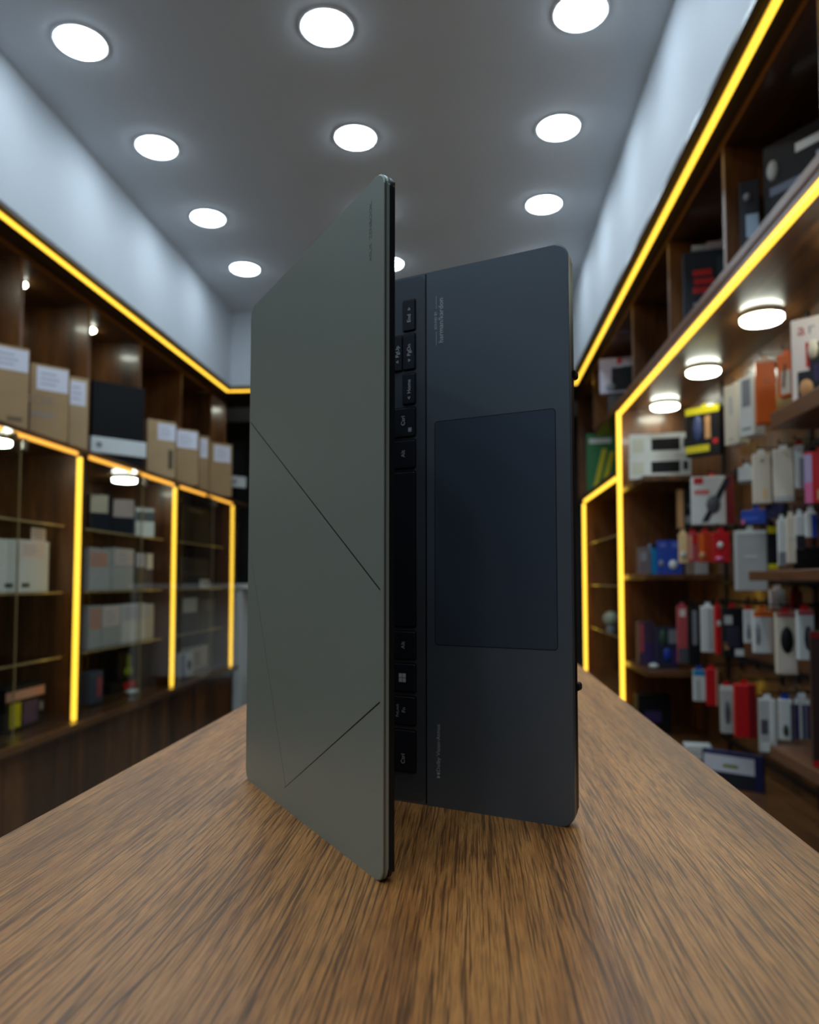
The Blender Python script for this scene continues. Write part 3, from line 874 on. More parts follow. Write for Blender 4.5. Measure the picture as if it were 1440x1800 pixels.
BLU = mat('blue_print', (26, 62, 160), 0.4)
DBL = mat('dark_blue_print', (24, 30, 78), 0.4)
CYN = mat('cyan_print', (20, 130, 180), 0.4)
GRN = mat('green_print', (22, 110, 50), 0.45)
LIM = mat('lime_print', (130, 150, 20), 0.45)
PNK = mat('pink_print', (222, 110, 160), 0.45)
SAL = mat('salmon_print', (206, 150, 128), 0.45)
ROSE = mat('rose_print', (178, 74, 80), 0.45)
GRY = mat('grey_print', (128, 132, 140), 0.45)
LGR = mat('light_grey_board', (176, 178, 176), 0.5)
TEAL = mat('teal_print', (70, 120, 120), 0.5)
TAN = mat('tan_print', (190, 140, 92), 0.5)
PUR = mat('violet_print', (60, 44, 96), 0.45)

RACK = None
HOOKS = []
def pack(key, name, label, cat, d, body, art=(), tab=None, group=None, hang=False, bev=0.0015, dz=0.0, at=None, lean=0.0):
    """a carton: body, lid seam and printed areas; art = (part, u0, v0, u1, v1, material[, face]) in fractions of the face"""
    x, y, z, w, h, r = at or ITEM[key]
    rt = thing(name, label, cat, (x, y, z + dz), math.radians(r), group)
    if lean:
        rt.rotation_euler = (math.radians(-lean), 0, math.radians(r))
    obj('carton', bx(bmesh.new(), -w / 2, w / 2, 0, d, 0, h, min(bev, w / 8, d / 8), 1), body, rt)
    t = 0.0009
    label_obj = None
    for a in art:
        part, u0, v0, u1, v1, m = a[:6]
        face = a[6] if len(a) > 6 else 'F'
        bm = bmesh.new()
        if face == 'F':
            tt = t + 0.0004 if part == 'label_print' else t
            bx(bm, (u0 - 0.5) * w, (u1 - 0.5) * w, -tt, 0.0004, v0 * h, v1 * h)
        elif face == 'L':
            bx(bm, -w / 2 - t, -w / 2 + 0.0004, u0 * d, u1 * d, v0 * h, v1 * h)
        elif face == 'R':
            bx(bm, w / 2 - 0.0004, w / 2 + t, u0 * d, u1 * d, v0 * h, v1 * h)
        elif face == 'T':
            bx(bm, (u0 - 0.5) * w, (u1 - 0.5) * w, v0 * d, v1 * d, h - 0.0004, h + t)
        elif face == 'O':                    # a rounded product shape standing out of the face
            blob(bm, (((u0 + u1) / 2 - 0.5) * w, 0.0, (v0 + v1) / 2 * h), (u1 - u0) / 2 * w, 0.010, (v1 - v0) / 2 * h)
        elif face == 'D':                    # slanting bar
            pts = [((u0 - 0.5) * w, v0 * h), ((u0 - 0.5) * w + 0.16 * w, v0 * h), ((u1 - 0.5) * w, v1 * h), ((u1 - 0.5) * w - 0.16 * w, v1 * h)]
            slab(bm, pts, -2 * t, 0.0004)
        holder = rt
        if part == 'label_print' and label_obj is not None:
            holder = label_obj               # print belongs to the label it is on
        o = obj(part, bm, m, holder, face == 'O')
        if part == 'paper_label':
            label_obj = o
    if hang:
        tm = tab or body
        tw = min(w * 0.7, 0.024)
        th = 0.016
        pts = [(-tw / 2, h - 0.002), (tw / 2, h - 0.002), (tw * 0.36, h + th), (-tw * 0.36, h + th)]
        obj('hang_tab', slab(bmesh.new(), pts, d / 2 - 0.0006, d / 2 + 0.0006), tm, rt)
        a = math.radians(r)
        hx, hy = x - math.sin(a) * d / 2, y + math.cos(a) * d / 2
        HOOKS.append((hx, hy, z + dz + h + th + 0.0026))
    return rt

# ---- left ledge: laptop cartons and two black boxes
g = None
def tagged(u0=0.0, v0=0.68, u1=0.9, v1=0.95, m=PAPER):
    out = [('paper_label', u0, v0, u1, v1, m)]
    for q in range(3):
        v = v0 + (v1 - v0) * (0.25 + 0.22 * q)
        out.append(('label_print', u0 + (u1 - u0) * 0.12, v, u0 + (u1 - u0) * (0.62 + 0.1 * (q % 2)), v + (v1 - v0) * 0.05, GREYP))
    return out
CB = 'cartons on the left ledge'
p = pack('c1', 'laptop_carton', 'brown carton with wide white label and dark stamp near its foot', 'box', 0.055, KRAFT,
         tagged(0.0, 0.70, 0.97, 0.97) + [('stamp', 0.45, 0.08, 0.85, 0.14, mat('kraft_stamp', (112, 92, 66), 0.7))])
p = pack('c2', 'laptop_carton', 'brown carton with grey lettering and a pale streak below its white label', 'box', 0.055, KRAFT,
         tagged(0.15, 0.66, 0.97, 0.97) + [('tape_streak', 0.02, 0.30, 0.62, 0.36, mat('kraft_streak', (150, 136, 124), 0.6))])
TM = Matrix(((1, 0, 0, -0.118), (0, 0, -1, -0.0008), (0, 1, 0, 0.155), (0, 0, 0, 1)))
text_mesh('lettering', 'OOK', 0.062, mat('kraft_lettering', (148, 128, 112), 0.6), p, TM, 0.0003, 'LEFT')
pack('c3', 'laptop_carton', 'narrow brown carton with small white label, beside the large black box', 'box', 0.055, KRAFT2, tagged(0.02, 0.62, 0.85, 0.95))
pack('c4', 'laptop_carton', 'brown carton with a dark upright slot printed near one edge', 'box', 0.055, KRAFT2,
     tagged(0.36, 0.66, 0.99, 0.95) + [('slot_print', 0.74, 0.16, 0.90, 0.50, mat('slot_dark', (74, 64, 50), 0.6))])
pack('c5', 'laptop_carton', 'brown carton with white label, next to the slot-printed carton', 'box', 0.03, KRAFT, tagged(0.02, 0.66, 0.94, 0.97))
pack('c6', 'laptop_carton', 'slim brown carton with a small label between two wider cartons', 'box', 0.055, KRAFT, tagged(0.1, 0.62, 0.8, 0.95))
pack('c7', 'laptop_carton', 'brown carton with white label, last before the smaller black box', 'box', 0.03, KRAFT, tagged(0.18, 0.64, 0.92, 0.95))

BANDW = mat('white_band', (214, 222, 224), 0.35)
BLKB = mat('black_laminated_board', (5, 6, 12), 0.55, 0, 0, 0.2)
def banded(label, kb, kw):
    x, y, z, w, h, r = ITEM[kw]
    top = ITEM[kb][2] + ITEM[kb][4]
    f, h = h - 0.078, 0.078
    rt = thing('laptop_carton', label, 'box', (x, y, 1.646), math.radians(r))
    c = obj('carton', bx(bmesh.new(), -w / 2 + 0.004, w / 2 - 0.012, 0.003, 0.05, f + h + 0.0005, top - 1.646, 0.002), BLKB, rt)
    b = obj('white_band', bx(bmesh.new(), -w / 2, w / 2, 0, 0.052, f, f + h, 0.004, 2), BANDW, rt)
    obj('dark_foot', bx(bmesh.new(), -w / 2 + 0.03, w / 2 - 0.01, 0.012, 0.05, 0, f - 0.0005), BLKB, rt)
    obj('round_logo', cyl(bmesh.new(), (-w * 0.36, -0.001, f + h * 0.5), h * 0.2, 0.002, 'y', 16), GRY, b)
banded('large black box with a white foot band and grey logo among brown cartons', 'bk', 'wh')
banded('black box with a white foot band at the end of the ledge', 'bk2', 'wh2')

# ---- left display cabinets
def dots(u):
    return [('logo_dot', u, 0.09, u + 0.11, 0.17, BLK, 'F'), ('logo_dot', u + 0.13, 0.09, u + 0.24, 0.17, BLK, 'F')]
pack('w1', 'laptop_box', 'white box with twin black dots and no price card', 'box', 0.05, WHT, dots(0.62), at=(-1.760, 2.705, 1.038, 0.20, 0.201, 90))
p = pack('w2', 'laptop_box', 'white box with twin black dots and a price card across its top', 'box', 0.05, WHT, tagged(0.03, 0.66, 0.80, 0.98, PINKP) + dots(0.10))
pc = thing('price_card', 'tall pinkish price card standing on top of a dotted white box', 'price card', (-1.772, 2.965, 1.245), math.radians(90))
obj('card', bx(bmesh.new(), -0.05, 0.05, 0, 0.003, 0, 0.052), PINKP, pc)
for q in range(4):
    obj('card_print', bx(bmesh.new(), -0.04, 0.03, -0.0006, 0.0002, 0.008 + q * 0.011, 0.012 + q * 0.011), GREYP, pc)
pack('n1', 'tablet_box', 'dark navy box with cream card, beside the amber post', 'box', 0.05, NAVY, [('paper_label', 0.05, 0.50, 0.86, 0.99, mat('cream_label', (226, 218, 190), 0.6))])
pack('n2', 'tablet_box', 'dark navy box with a pinkish card covering its upper half', 'box', 0.05, NAVY, [('paper_label', 0.05, 0.48, 0.97, 0.99, PINKP)])
pack('g1', 'tablet_box', 'small grey box with white lower half, beside the navy boxes', 'box', 0.05, SLATE, [('paper_label', 0.03, 0.02, 0.97, 0.52, WHT), ('grey_band', 0.03, 0.84, 0.97, 0.95, LGR)])
WB = 'white boxes on the middle shelf'
pack('w3', 'tablet_box', 'white box with orange-pink card on the shelf under the navy boxes', 'box', 0.05, LGR, tagged(0.04, 0.56, 0.80, 0.90, SAL))
pack('w4', 'tablet_box', 'white box with pinkish card, between a white and a grey box', 'box', 0.05, LGR, tagged(0.12, 0.60, 0.97, 0.97, PINKP))
pack('g2', 'tablet_box', 'narrow blue-grey box with a lilac card, on the middle shelf', 'box', 0.05, SLATE, [('paper_label', 0.05, 0.60, 0.75, 0.97, PAPER)])
pack('g3', 'tablet_box', 'mauve-grey box with white card, on the middle shelf near a post', 'box', 0.05, mat('mauve_board', (78, 72, 82), 0.5), [('paper_label', 0.05, 0.55, 0.95, 0.97, WHT)], at=(-1.775, 4.022, 1.038, 0.105, 0.2, 80))
pack('w5', 'phone_box', 'white box with salmon card, first of four beside the amber post', 'box', 0.05, LGR, tagged(0.1, 0.45, 0.95, 0.95, SAL))
pack('w6', 'phone_box', 'white box with grey-pink card, second of four from the amber post', 'box', 0.05, LGR, tagged(0.03, 0.48, 0.95, 0.98, PINKP))
pack('w7', 'phone_box', 'widest white box of the row of four, with a blue-white front', 'box', 0.05, WHT, tagged(0.06, 0.56, 0.97, 0.97, mat('lilac_label', (196, 196, 206), 0.6)))
pack('w8', 'phone_box', 'plain light grey box ending the row of four white boxes', 'box', 0.05, LGR, [('paper_label', 0.1, 0.6, 0.9, 0.95, mat('grey_label', (168, 172, 182), 0.6))], at=(-1.762, 4.03, 0.768, 0.115, 0.189, 90))
pack('b1', 'accessory_box', 'small dusty-blue box standing on the cabinet floor by the post', 'box', 0.05, mat('dusty_blue', (60, 76, 98), 0.5), [('picture', 0.55, 0.2, 0.9, 0.8, ROSE), ('band', 0.1, 0.85, 0.9, 0.95, SLATE)])
pack('b3', 'flat_box', 'flat black box with red end lying on the cabinet floor', 'box', 0.10, BLK, [('red_print', 0.45, 0.1, 0.9, 0.8, RED)], at=(-1.84, 3.92, 0.502, 0.33, 0.052, 90))
pack('b2', 'accessory_box', 'black box with lime-green figure on it, standing on a flat box', 'box', 0.05, BLK, [('lime_figure', 0.34, 0.05, 0.78, 0.45, LIM, 'O'), ('lime_figure', 0.44, 0.35, 0.68, 0.9, LIM, 'O')], dz=0.007)
bt = obj('computer_mouse', blob(bmesh.new(), (-1.745, 3.80, 0.5145), 0.035, 0.05, 0.013), WHT, None, True)
tag(bt, 'small pale mouse lying on the front of the cabinet floor', 'mouse')
k1 = pack('k1', 'toy_box', 'black box with salmon top stripe and a yellow corner', 'box', 0.06, BLK,
          [('stripe', 0.0, 0.68, 0.96, 0.90, SAL), ('yellow_print', 0.1, 0.05, 0.36, 0.62, YEL), ('violet_print', 0.42, 0.05, 0.8, 0.6, PUR), ('letters', 0.84, 0.3, 0.93, 0.5, GRY)])
pack('d1', 'laptop_box', 'wide black laptop box on the middle shelf by the white desk', 'box', 0.045, CHAR, [('lid_line', 0.02, 0.48, 0.98, 0.5, SLATE)], at=(-1.765, 4.721, 1.038, 0.50, 0.19, 90))
pack('d6', 'laptop_box', 'tall black box on the top glass shelf by the white desk', 'box', 0.045, BLK, [('grey_band', 0.2, 0.86, 0.7, 0.93, SLATE)], at=(-1.765, 4.737, 1.318, 0.50, 0.24, 90))
pack('v1', 'phone_stand', 'small white phone stand in front of the wide black box', 'stand', 0.012, WHT, [('slot', 0.3, 0.3, 0.7, 0.6, SLATE)], at=(-1.738, 4.83, 1.038, 0.16, 0.055, 90))
pack('d2', 'laptop_box', 'dark slate box with a large white card, on the lower shelf', 'box', 0.05, CHAR, [('paper_label', 0.05, 0.55, 0.85, 0.97, LGR)])
pack('d3', 'laptop_box', 'dark slate box with a small grey card, on the lower shelf', 'box', 0.05, CHAR, [('paper_label', 0.35, 0.62, 0.85, 0.95, SLATE)], at=(-1.76, 4.95, 0.768, 0.30, 0.195, 90))
pack('d4', 'camera_box', 'long pale grey box on the cabinet floor behind a blue-edged box', 'box', 0.05, LGR, [('print', 0.1, 0.2, 0.6, 0.8, GRY)], at=(-1.79, 4.86, 0.502, 0.36, 0.15, 90))
pack('d5', 'camera_box', 'small white box with blue edge and a round black lens picture', 'box', 0.05, WHT, [('blue_edge', 0.0, 0.0, 0.22, 1.0, BLU), ('lens_print', 0.45, 0.25, 0.8, 0.7, BLK, 'O')], at=(-1.735, 4.535, 0.502, 0.18, 0.14, 90))

# ---- right: cubbies over the niche
pack('u1', 'speaker_box', 'large black box with white lettering and pale blue gadget pictures', 'box', 0.06, BLK,
     [('white_lettering', 0.50, 0.80, 0.98, 0.88, WHT), ('round_logo', 0.06, 0.64, 0.24, 0.84, LGR, 'O'), ('frame_print', 0.1, 0.50, 0.8, 0.58, mat('steel_blue', (92, 102, 128), 0.5)),
      ('screen_print', 0.12, 0.14, 0.42, 0.48, CHAR), ('screen_print', 0.46, 0.18, 0.78, 0.52, CHAR), ('bottle_print', 0.80, 0.36, 0.92, 0.72, mat('pale_steel', (150, 158, 178), 0.5))],
     at=(0.862, 2.03, 1.982, 0.19, 0.295, -55))
pack('u2', 'speaker_box', 'slim black box with a pale blue area standing against the lettered black box', 'box', 0.05, CHAR,
     [('round_logo', 0.2, 0.72, 0.6, 0.84, GRY, 'O'), ('pale_print', 0.3, 0.25, 0.95, 0.55, mat('ice_blue', (140, 164, 186), 0.4))], at=(0.775, 2.125, 1.982, 0.05, 0.215, -20))
pack('u3', 'speaker_box', 'black box with stacked red lettering below a white tube', 'box', 0.08, mat('blue_black_board', (34, 40, 50), 0.6, 0, 0, 0.25),
     [('red_lettering', 0.2, 0.66, 0.62, 0.74, RED), ('red_lettering', 0.22, 0.54, 0.66, 0.62, RED), ('red_lettering', 0.2, 0.42, 0.68, 0.50, RED),
      ('white_line', 0.2, 0.26, 0.86, 0.29, GRY), ('white_line', 0.2, 0.2, 0.86, 0.22, GRY), ('white_line', 0.2, 0.12, 0.8, 0.15, GRY), ('teal_side', 0.74, 0.3, 0.98, 0.9, mat('teal_dark', (40, 62, 70), 0.4))],
     at=(0.825, 2.68, 1.982, 0.150, 0.262, -12))
tb = thing('cardboard_tube', 'white tube with narrow neck lying on the red-lettered black box', 'tube', (0.85, 2.715, 2.245), math.radians(-12))
obj('tube', cyl(bmesh.new(), (-0.01, 0, 0.022), 0.021, 0.09, 'x', 20), mat('tube_lilac', (196, 186, 200), 0.4), tb)
obj('neck', cyl(bmesh.new(), (-0.06, 0, 0.022), 0.014, 0.0495, 'x', 20), LGR, tb)
pack('u5', 'gadget_box', 'dark box holding up the gaming picture box in the far cubby', 'box', 0.12, mat('brown_black', (44, 32, 26), 0.5), [('tan_print', 0.2, 0.1, 0.8, 0.4, TAN)], at=(0.822, 4.118, 1.982, 0.17, 0.115, -14))
pack('u4', 'gaming_box', 'pale gaming box with teal, violet and red pictures in the far cubby', 'box', 0.06, mat('lilac_board', (190, 184, 200), 0.5),
     [('dark_print', 0.22, 0.05, 0.62, 0.72, CHAR), ('teal_print', 0.42, 0.3, 0.7, 0.75, TEAL), ('red_print', 0.32, 0.82, 0.42, 0.98, RED), ('violet_print', 0.60, 0.45, 0.8, 0.95, PUR),
      ('wheel_print', 0.10, 0.05, 0.3, 0.3, GRY, 'O'), ('black_print', 0.7, 0.02, 0.99, 0.4, BLK), ('lettering', 0.68, 0.08, 0.9, 0.16, GRY)], at=(0.835, 4.10, 2.098, 0.285, 0.19, -14))
pack('gr', 'software_box', 'green box with yellow brush strokes beyond the niche', 'box', 0.06, GRN,
     [('yellow_stroke', 0.2, 0.1, 0.7, 0.75, YEL, 'D'), ('yellow_stroke', 0.5, 0.15, 0.95, 0.7, YEL, 'D'), ('white_lettering', 0.1, 0.84, 0.85, 0.92, WHT), ('white_lettering', 0.1, 0.03, 0.5, 0.08, WHT)],
     at=(0.86, 5.085, 1.646, 0.19, 0.42, -8))
fo = thing('decor_lamp', 'pale round ornament on a glass shelf beyond the niche', 'ornament', (0.842, 4.72, 0.790))
obj('foot', cyl(bmesh.new(), (0, 0, 0), 0.03, 0.02, 'z', 20, 0.022), GRY, fo)
obj('globe', blob(bmesh.new(), (0, 0, 0.064), 0.048, 0.048, 0.045), mat('pale_globe', (168, 172, 150), 0.4), fo, True)

# ---- right: niche shelves
KEYB = [('black_window', 0.36, 0.26, 0.82, 0.78, BLK), ('leaf_print', 0.04, 0.2, 0.24, 0.8, mat('pale_sage', (196, 198, 182), 0.5)), ('small_window', 0.87, 0.35, 0.95, 0.75, CHAR)]
pack('kb1', 'keyboard_box', 'lower of two stacked white keyboard boxes with a black window', 'box', 0.12, WHT, KEYB, at=(0.842, 3.45, 1.541, 0.265, 0.098, -12))
pack('kb2', 'keyboard_box', 'upper of two stacked white keyboard boxes with a black window', 'box', 0.12, WHT, KEYB, at=(0.844, 3.45, 1.6395, 0.265, 0.105, -12))
pack('y1', 'adapter_pack', 'black blister pack with yellow top and bottom and a blue gadget', 'package', 0.03, BLK,
     [('yellow_band', 0, 0.86, 1, 1, YEL), ('yellow_band', 0, 0.08, 0.7, 0.22, YEL), ('blue_gadget', 0.22, 0.28, 0.5, 0.84, mat('denim', (56, 66, 110), 0.4), 'O'), ('pale_gadget', 0.58, 0.34, 0.74, 0.8, TAN), ('red_spot', 0.8, 0.22, 0.95, 0.32, RED)],
     YEL, None, True, at=(0.955, 3.20, 1.600, 0.15, 0.205, -45))
pack('s1', 'speaker_carton', 'white carton with a faint round speaker, beside the yellow-banded pack', 'box', 0.05, WRM, [('grey_print', 0.4, 0.5, 0.6, 0.8, LGR), ('small_print', 0.3, 0.08, 0.6, 0.1, GRY)], None, None, True)
pack('s2', 'speaker_carton', 'white carton with a dark tall speaker picture, beside the orange pack', 'box', 0.05, WHT, [('speaker_print', 0.25, 0.5, 0.8, 0.96, GRY), ('small_print', 0.2, 0.1, 0.8, 0.14, GRY)], None, None, True)
pack('o1', 'cable_pack', 'bright orange pack with white top edge hanging from a hook', 'package', 0.04, ORG, [('pale_edge', 0.02, 0.96, 0.98, 1.0, PINKP), ('drop_logo', 0.45, 0.62, 0.55, 0.72, SAL, 'O')], WHT, None, True)
pack('o2', 'cable_pack', 'orange and white pack with a dark slanted picture behind the bright orange one', 'package', 0.03, ORG, [('white_print', 0.3, 0.05, 0.98, 0.6, WRM), ('dark_picture', 0.4, 0.2, 0.7, 0.75, mat('rust', (110, 60, 40), 0.5), 'D')], None, None, True)
a1 = pack('a1', 'headset_box', 'white headset box with black figure picture and red ringed letter', 'box', 0.10, mat('rose_white', (216, 206, 206), 0.45),
     [('dark_picture', 0.12, 0.02, 0.98, 0.36, CHAR), ('dark_picture', 0.36, 0.36, 0.98, 0.68, CHAR), ('red_edge', 0.30, 0.40, 0.36, 0.70, RED), ('pale_picture', 0.34, 0.48, 0.56, 0.72, WRM, 'O'),
      ('violet_picture', 0.45, 0.22, 0.98, 0.42, PUR), ('coin_print', 0.14, 0.04, 0.44, 0.26, TAN, 'O')])
x, y, z, w, h, r = ITEM['a1']
for s, du, m_ in (('a', 0.22, mat('ring_red', (170, 60, 60), 0.5)), ('r', 0.42, GRY)):
    text_mesh('lettering', s, 0.045, m_, a1, Matrix(((1, 0, 0, (du - 0.5) * w), (0, 0, -1, -0.001), (0, 1, 0, 0.86 * h), (0, 0, 0, 1))), 0.0002)
pack('p1', 'power_bank_box', 'black box with an orange edge beside the white and red box', 'box', 0.04, BLK,
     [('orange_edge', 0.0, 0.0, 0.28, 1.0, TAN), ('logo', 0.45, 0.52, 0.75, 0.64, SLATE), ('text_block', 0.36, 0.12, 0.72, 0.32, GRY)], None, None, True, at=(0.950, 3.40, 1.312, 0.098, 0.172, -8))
pack('p2', 'mouse_box', 'white and red box with a slanting black mouse picture', 'box', 0.06, WHT,
     [('red_logo', 0.05, 0.84, 0.28, 0.98, RED), ('red_lettering', 0.06, 0.62, 0.42, 0.72, mat('soft_red', (206, 110, 110), 0.5)), ('black_mouse', 0.22, 0.05, 0.95, 0.95, CHAR, 'D'),
      ('mouse_body', 0.34, 0.22, 0.68, 0.60, SLATE, 'O'), ('red_side', 0.80, 0.0, 1.0, 1.0, DRED), ('white_flash', 0.5, 0.02, 0.64, 0.2, WHT)], RED, None, True, at=(0.945, 3.05, 1.304, 0.155, 0.19, -12))
pack('p3', 'earphone_pack', 'small white pack with dark foot beside the white and red mouse box', 'package', 0.03, WHT, [('dark_foot', 0, 0.0, 1, 0.15, SLATE)], None, None, True)
pack('p4', 'charger_box', 'narrow cream box with a pale gold area, in the middle hanging row', 'box', 0.04, WRM, [('ring', 0.38, 0.84, 0.56, 0.92, LGR, 'O'), ('gold_print', 0.5, 0.08, 0.75, 0.3, mat('pale_gold', (222, 188, 130), 0.5))], WHT, None, True)
pack('p5', 'charger_box', 'wider plain white box next to the narrow cream one', 'box', 0.045, WRM, [('grey_band', 0.05, 0.0, 0.95, 0.1, LGR)], WHT, None, True)
pack('p6', 'earphone_pack', 'slim white and grey pack between the white box and the pink-red box', 'package', 0.03, WHT, [('grey_side', 0.5, 0.0, 1.0, 0.7, GRY)], RED, None, True)
pack('p7', 'earphone_box', 'red box with a pink and white front edge', 'box', 0.05, RED, [('pink_edge', 0.0, 0.0, 0.25, 0.4, PNK), ('lilac_edge', 0.0, 0.4, 0.25, 0.95, mat('lilac_print', (180, 160, 200), 0.5)), ('orange_patch', 0.4, 0.05, 0.98, 0.25, TAN)], RED, None, True)
BX2 = [('shine', 0.05, 0.3, 0.7, 0.5, mat('mid_blue', (60, 96, 190), 0.4)), ('pink_spot', 0.02, 0.02, 0.14, 0.3, PNK)]  # the shine is a paler blue band put into the front's colour
pack('e1', 'cable_box', 'flat bright blue box hanging above the tall white box', 'box', 0.04, BLU, BX2, None, None, True)
pack('e2', 'cable_box', 'flat dark navy box hanging beside the bright blue box', 'box', 0.04, DBL, [('shine', 0.2, 0.3, 0.9, 0.5, mat('navy_shine', (44, 50, 84), 0.4))], None, None, True, at=(0.930, 2.41, 1.276, 0.055, 0.043, -45))  # paler navy band colours a shine onto the front
pack('m1', 'adapter_box', 'mauve-grey small box on the middle niche shelf', 'box', 0.05, mat('mauve_grey', (104, 92, 96), 0.5), [('pale_print', 0.15, 0.5, 0.7, 0.8, GRY)], at=(0.778, 3.50, 1.112, 0.048, 0.123, 0))
pack('m2', 'adapter_box', 'cyan small box on the middle niche shelf', 'box', 0.05, CYN, [('dark_top', 0, 0.84, 1, 1, CHAR)], at=(0.827, 3.51, 1.112, 0.036, 0.14, 0))
pack('m3', 'webcam_box', 'royal blue box with two pale round marks on the niche shelf', 'box', 0.06, BLU,
     [('pale_mark', 0.45, 0.14, 0.8, 0.42, WHT, 'O'), ('grey_mark', 0.05, 0.2, 0.25, 0.42, GRY, 'O'), ('pale_logo', 0.1, 0.8, 0.35, 0.92, mat('pale_blue', (90, 104, 180), 0.4)), ('pale_logo', 0.6, 0.78, 0.85, 0.94, mat('pale_blue', (90, 104, 180), 0.4))])
pack('m4', 'adapter_box', 'low white box on the niche shelf beneath the red hanging packs', 'box', 0.05, LGR, [('tan_side', 0.0, 0.0, 0.35, 1.0, mat('taupe', (132, 112, 98), 0.5))])
pack('h1', 'memory_card_pack', 'cream hanging pack, first beside the red packs', 'package', 0.02, mat('cream_board', (222, 190, 140), 0.5), [('grey_ring', 0.2, 0.15, 0.8, 0.4, LGR, 'O')], None, None, True)
pack('h2', 'memory_card_pack', 'rose-red hanging pack beside the cream one', 'package', 0.02, ROSE, [('pale_side', 0.0, 0.1, 0.4, 0.9, SAL), ('red_top', 0.4, 0.6, 1, 0.95, RED)], RED, None, True)
pack('h3', 'memory_card_pack', 'shiny orange-red hanging pack between rose and deep red packs', 'package', 0.02, mat('orange_red', (190, 60, 36), 0.25), [('shine', 0.1, 0.05, 0.35, 0.95, ORG), ('coil', 0.0, 0.1, 0.5, 0.35, TAN, 'O')], RED, None, True)  # orange strip colours a highlight onto the front
pack('h4', 'memory_card_pack', 'deep red hanging pack with a white round mark', 'package', 0.02, RED, [('white_mark', 0.25, 0.45, 0.6, 0.68, WHT, 'O'), ('rose_mark', 0.1, 0.05, 0.6, 0.2, PNK, 'O')], RED, None, True)
pack('h5', 'charger_box', 'tall plain white box hanging alone against the brown back panel', 'box', 0.05, LGR, [('faint_logo', 0.25, 0.55, 0.65, 0.58, WHT), ('top_flap', 0.02, 0.93, 0.98, 0.995, WHT)], LGR, None, True)
pack('h6', 'cable_pack', 'slim black pack with yellow ends behind the tall white box', 'package', 0.02, BLK, [('yellow_end', 0, 0.84, 1, 1, YEL), ('yellow_end', 0, 0.0, 1, 0.12, YEL)], None, None, True)
WP = 'slim white hanging packs'
pack('h7', 'earphone_pack', 'slim white hanging pack with a grey foot, beside the yellow-ended pack', 'package', 0.018, WHT, [('grey_foot', 0, 0, 1, 0.3, GRY)], None, None, True)
pack('h8', 'earphone_pack', 'slim warm-white hanging pack between two other white packs', 'package', 0.018, WRM, [('faint_line', 0.1, 0.5, 0.9, 0.52, LGR)], None, None, True)
pack('h9', 'earphone_pack', 'short white hanging pack with dark lower half', 'package', 0.018, WHT, [('dark_half', 0, 0, 1, 0.4, CHAR)], None, None, True)
pack('h10', 'earphone_pack', 'short white and blue hanging pack', 'package', 0.018, WHT, [('blue_half', 0.5, 0, 1, 0.9, BLU)], None, None, True)
pack('j1', 'adapter_box', 'black box lying on the niche shelf below short white packs', 'box', 0.05, BLK, [('grey_line', 0.1, 0.6, 0.9, 0.64, CHAR)], at=(0.985, 2.27, 1.112, 0.11, 0.068, -20))
pack('t1', 'earphone_pack', 'small white pack with pinkish shade hanging under the shelf', 'package', 0.02, PINKP, [('white_side', 0.5, 0.0, 1, 1, WHT)], None, None, True, at=(0.941, 2.43, 0.998, 0.042, 0.056, -10))
pack('t2', 'earphone_pack', 'small dark red pack hanging under the shelf beside a white one', 'package', 0.02, DRED, [('red_edge', 0, 0, 0.2, 1, RED)], None, None, True, at=(0.950, 2.315, 0.999, 0.032, 0.052, -10))
pack('f1', 'stylus_pack', 'long rose-red hanging pack with dark picture at its foot', 'package', 0.02, ROSE, [('dark_foot', 0, 0, 1, 0.26, SLATE), ('pale_logo', 0.2, 0.82, 0.8, 0.95, PINKP)], None, None, True)
pack('f2', 'stylus_pack', 'long black hanging pack with white upright lettering', 'package', 0.02, BLK, [('white_lettering', 0.3, 0.36, 0.7, 0.95, GRY)], None, None, True)
pack('f3', 'phone_case_pack', 'white hanging pack with grey side beside a red strip', 'package', 0.03, WHT, [('grey_side', 0.45, 0.05, 0.95, 0.95, LGR)], None, None, True)
pack('f4', 'phone_case_pack', 'thin red hanging strip pack between white and black packs', 'package', 0.03, RED, [('white_mark', 0.1, 0.6, 0.9, 0.7, WHT)], RED, None, True)
pack('f5', 'mouse_pack', 'black hanging pack with silver logo and bright corner', 'package', 0.03, BLK,
     [('silver_logo', 0.05, 0.66, 0.45, 0.84, LGR), ('white_corner', 0.55, 0.02, 0.98, 0.16, WHT), ('violet_picture', 0.1, 0.2, 0.8, 0.62, mat('ink_violet', (40, 38, 58), 0.4)), ('gold_print', 0.05, 0.15, 0.25, 0.3, TAN)], RED, None, True)
pack('f6', 'earphone_pack', 'white hanging pack tucked behind the orange-topped one', 'package', 0.03, WHT, [('grey_picture', 0.2, 0.1, 0.6, 0.6, GRY, 'O')], RED, None, True)
pack('f7', 'earphone_pack', 'white hanging pack with orange top and grey oval picture', 'package', 0.03, WHT, [('orange_top', 0, 0.86, 1, 1, ORG), ('grey_oval', 0.05, 0.2, 0.3, 0.72, GRY, 'O'), ('pink_side', 0.7, 0.05, 0.95, 0.8, PINKP)], ORG, None, True)
pack('f8', 'mouse_pack', 'tall clear-fronted white pack holding a large black mouse', 'package', 0.03, WRM, [('black_mouse', 0.18, 0.34, 0.82, 0.78, BLK, 'O'), ('pink_foot', 0.2, 0.05, 0.95, 0.25, PINKP), ('red_top', 0, 0.94, 1, 1, ROSE)], RED, None, True)
pack('f9', 'mouse_pack', 'white pack with a slim black mouse, beside the large mouse pack', 'package', 0.03, WHT, [('black_mouse', 0.35, 0.2, 0.85, 0.7, CHAR, 'O'), ('red_top', 0, 0.92, 1, 1, ROSE)], RED, None, True)
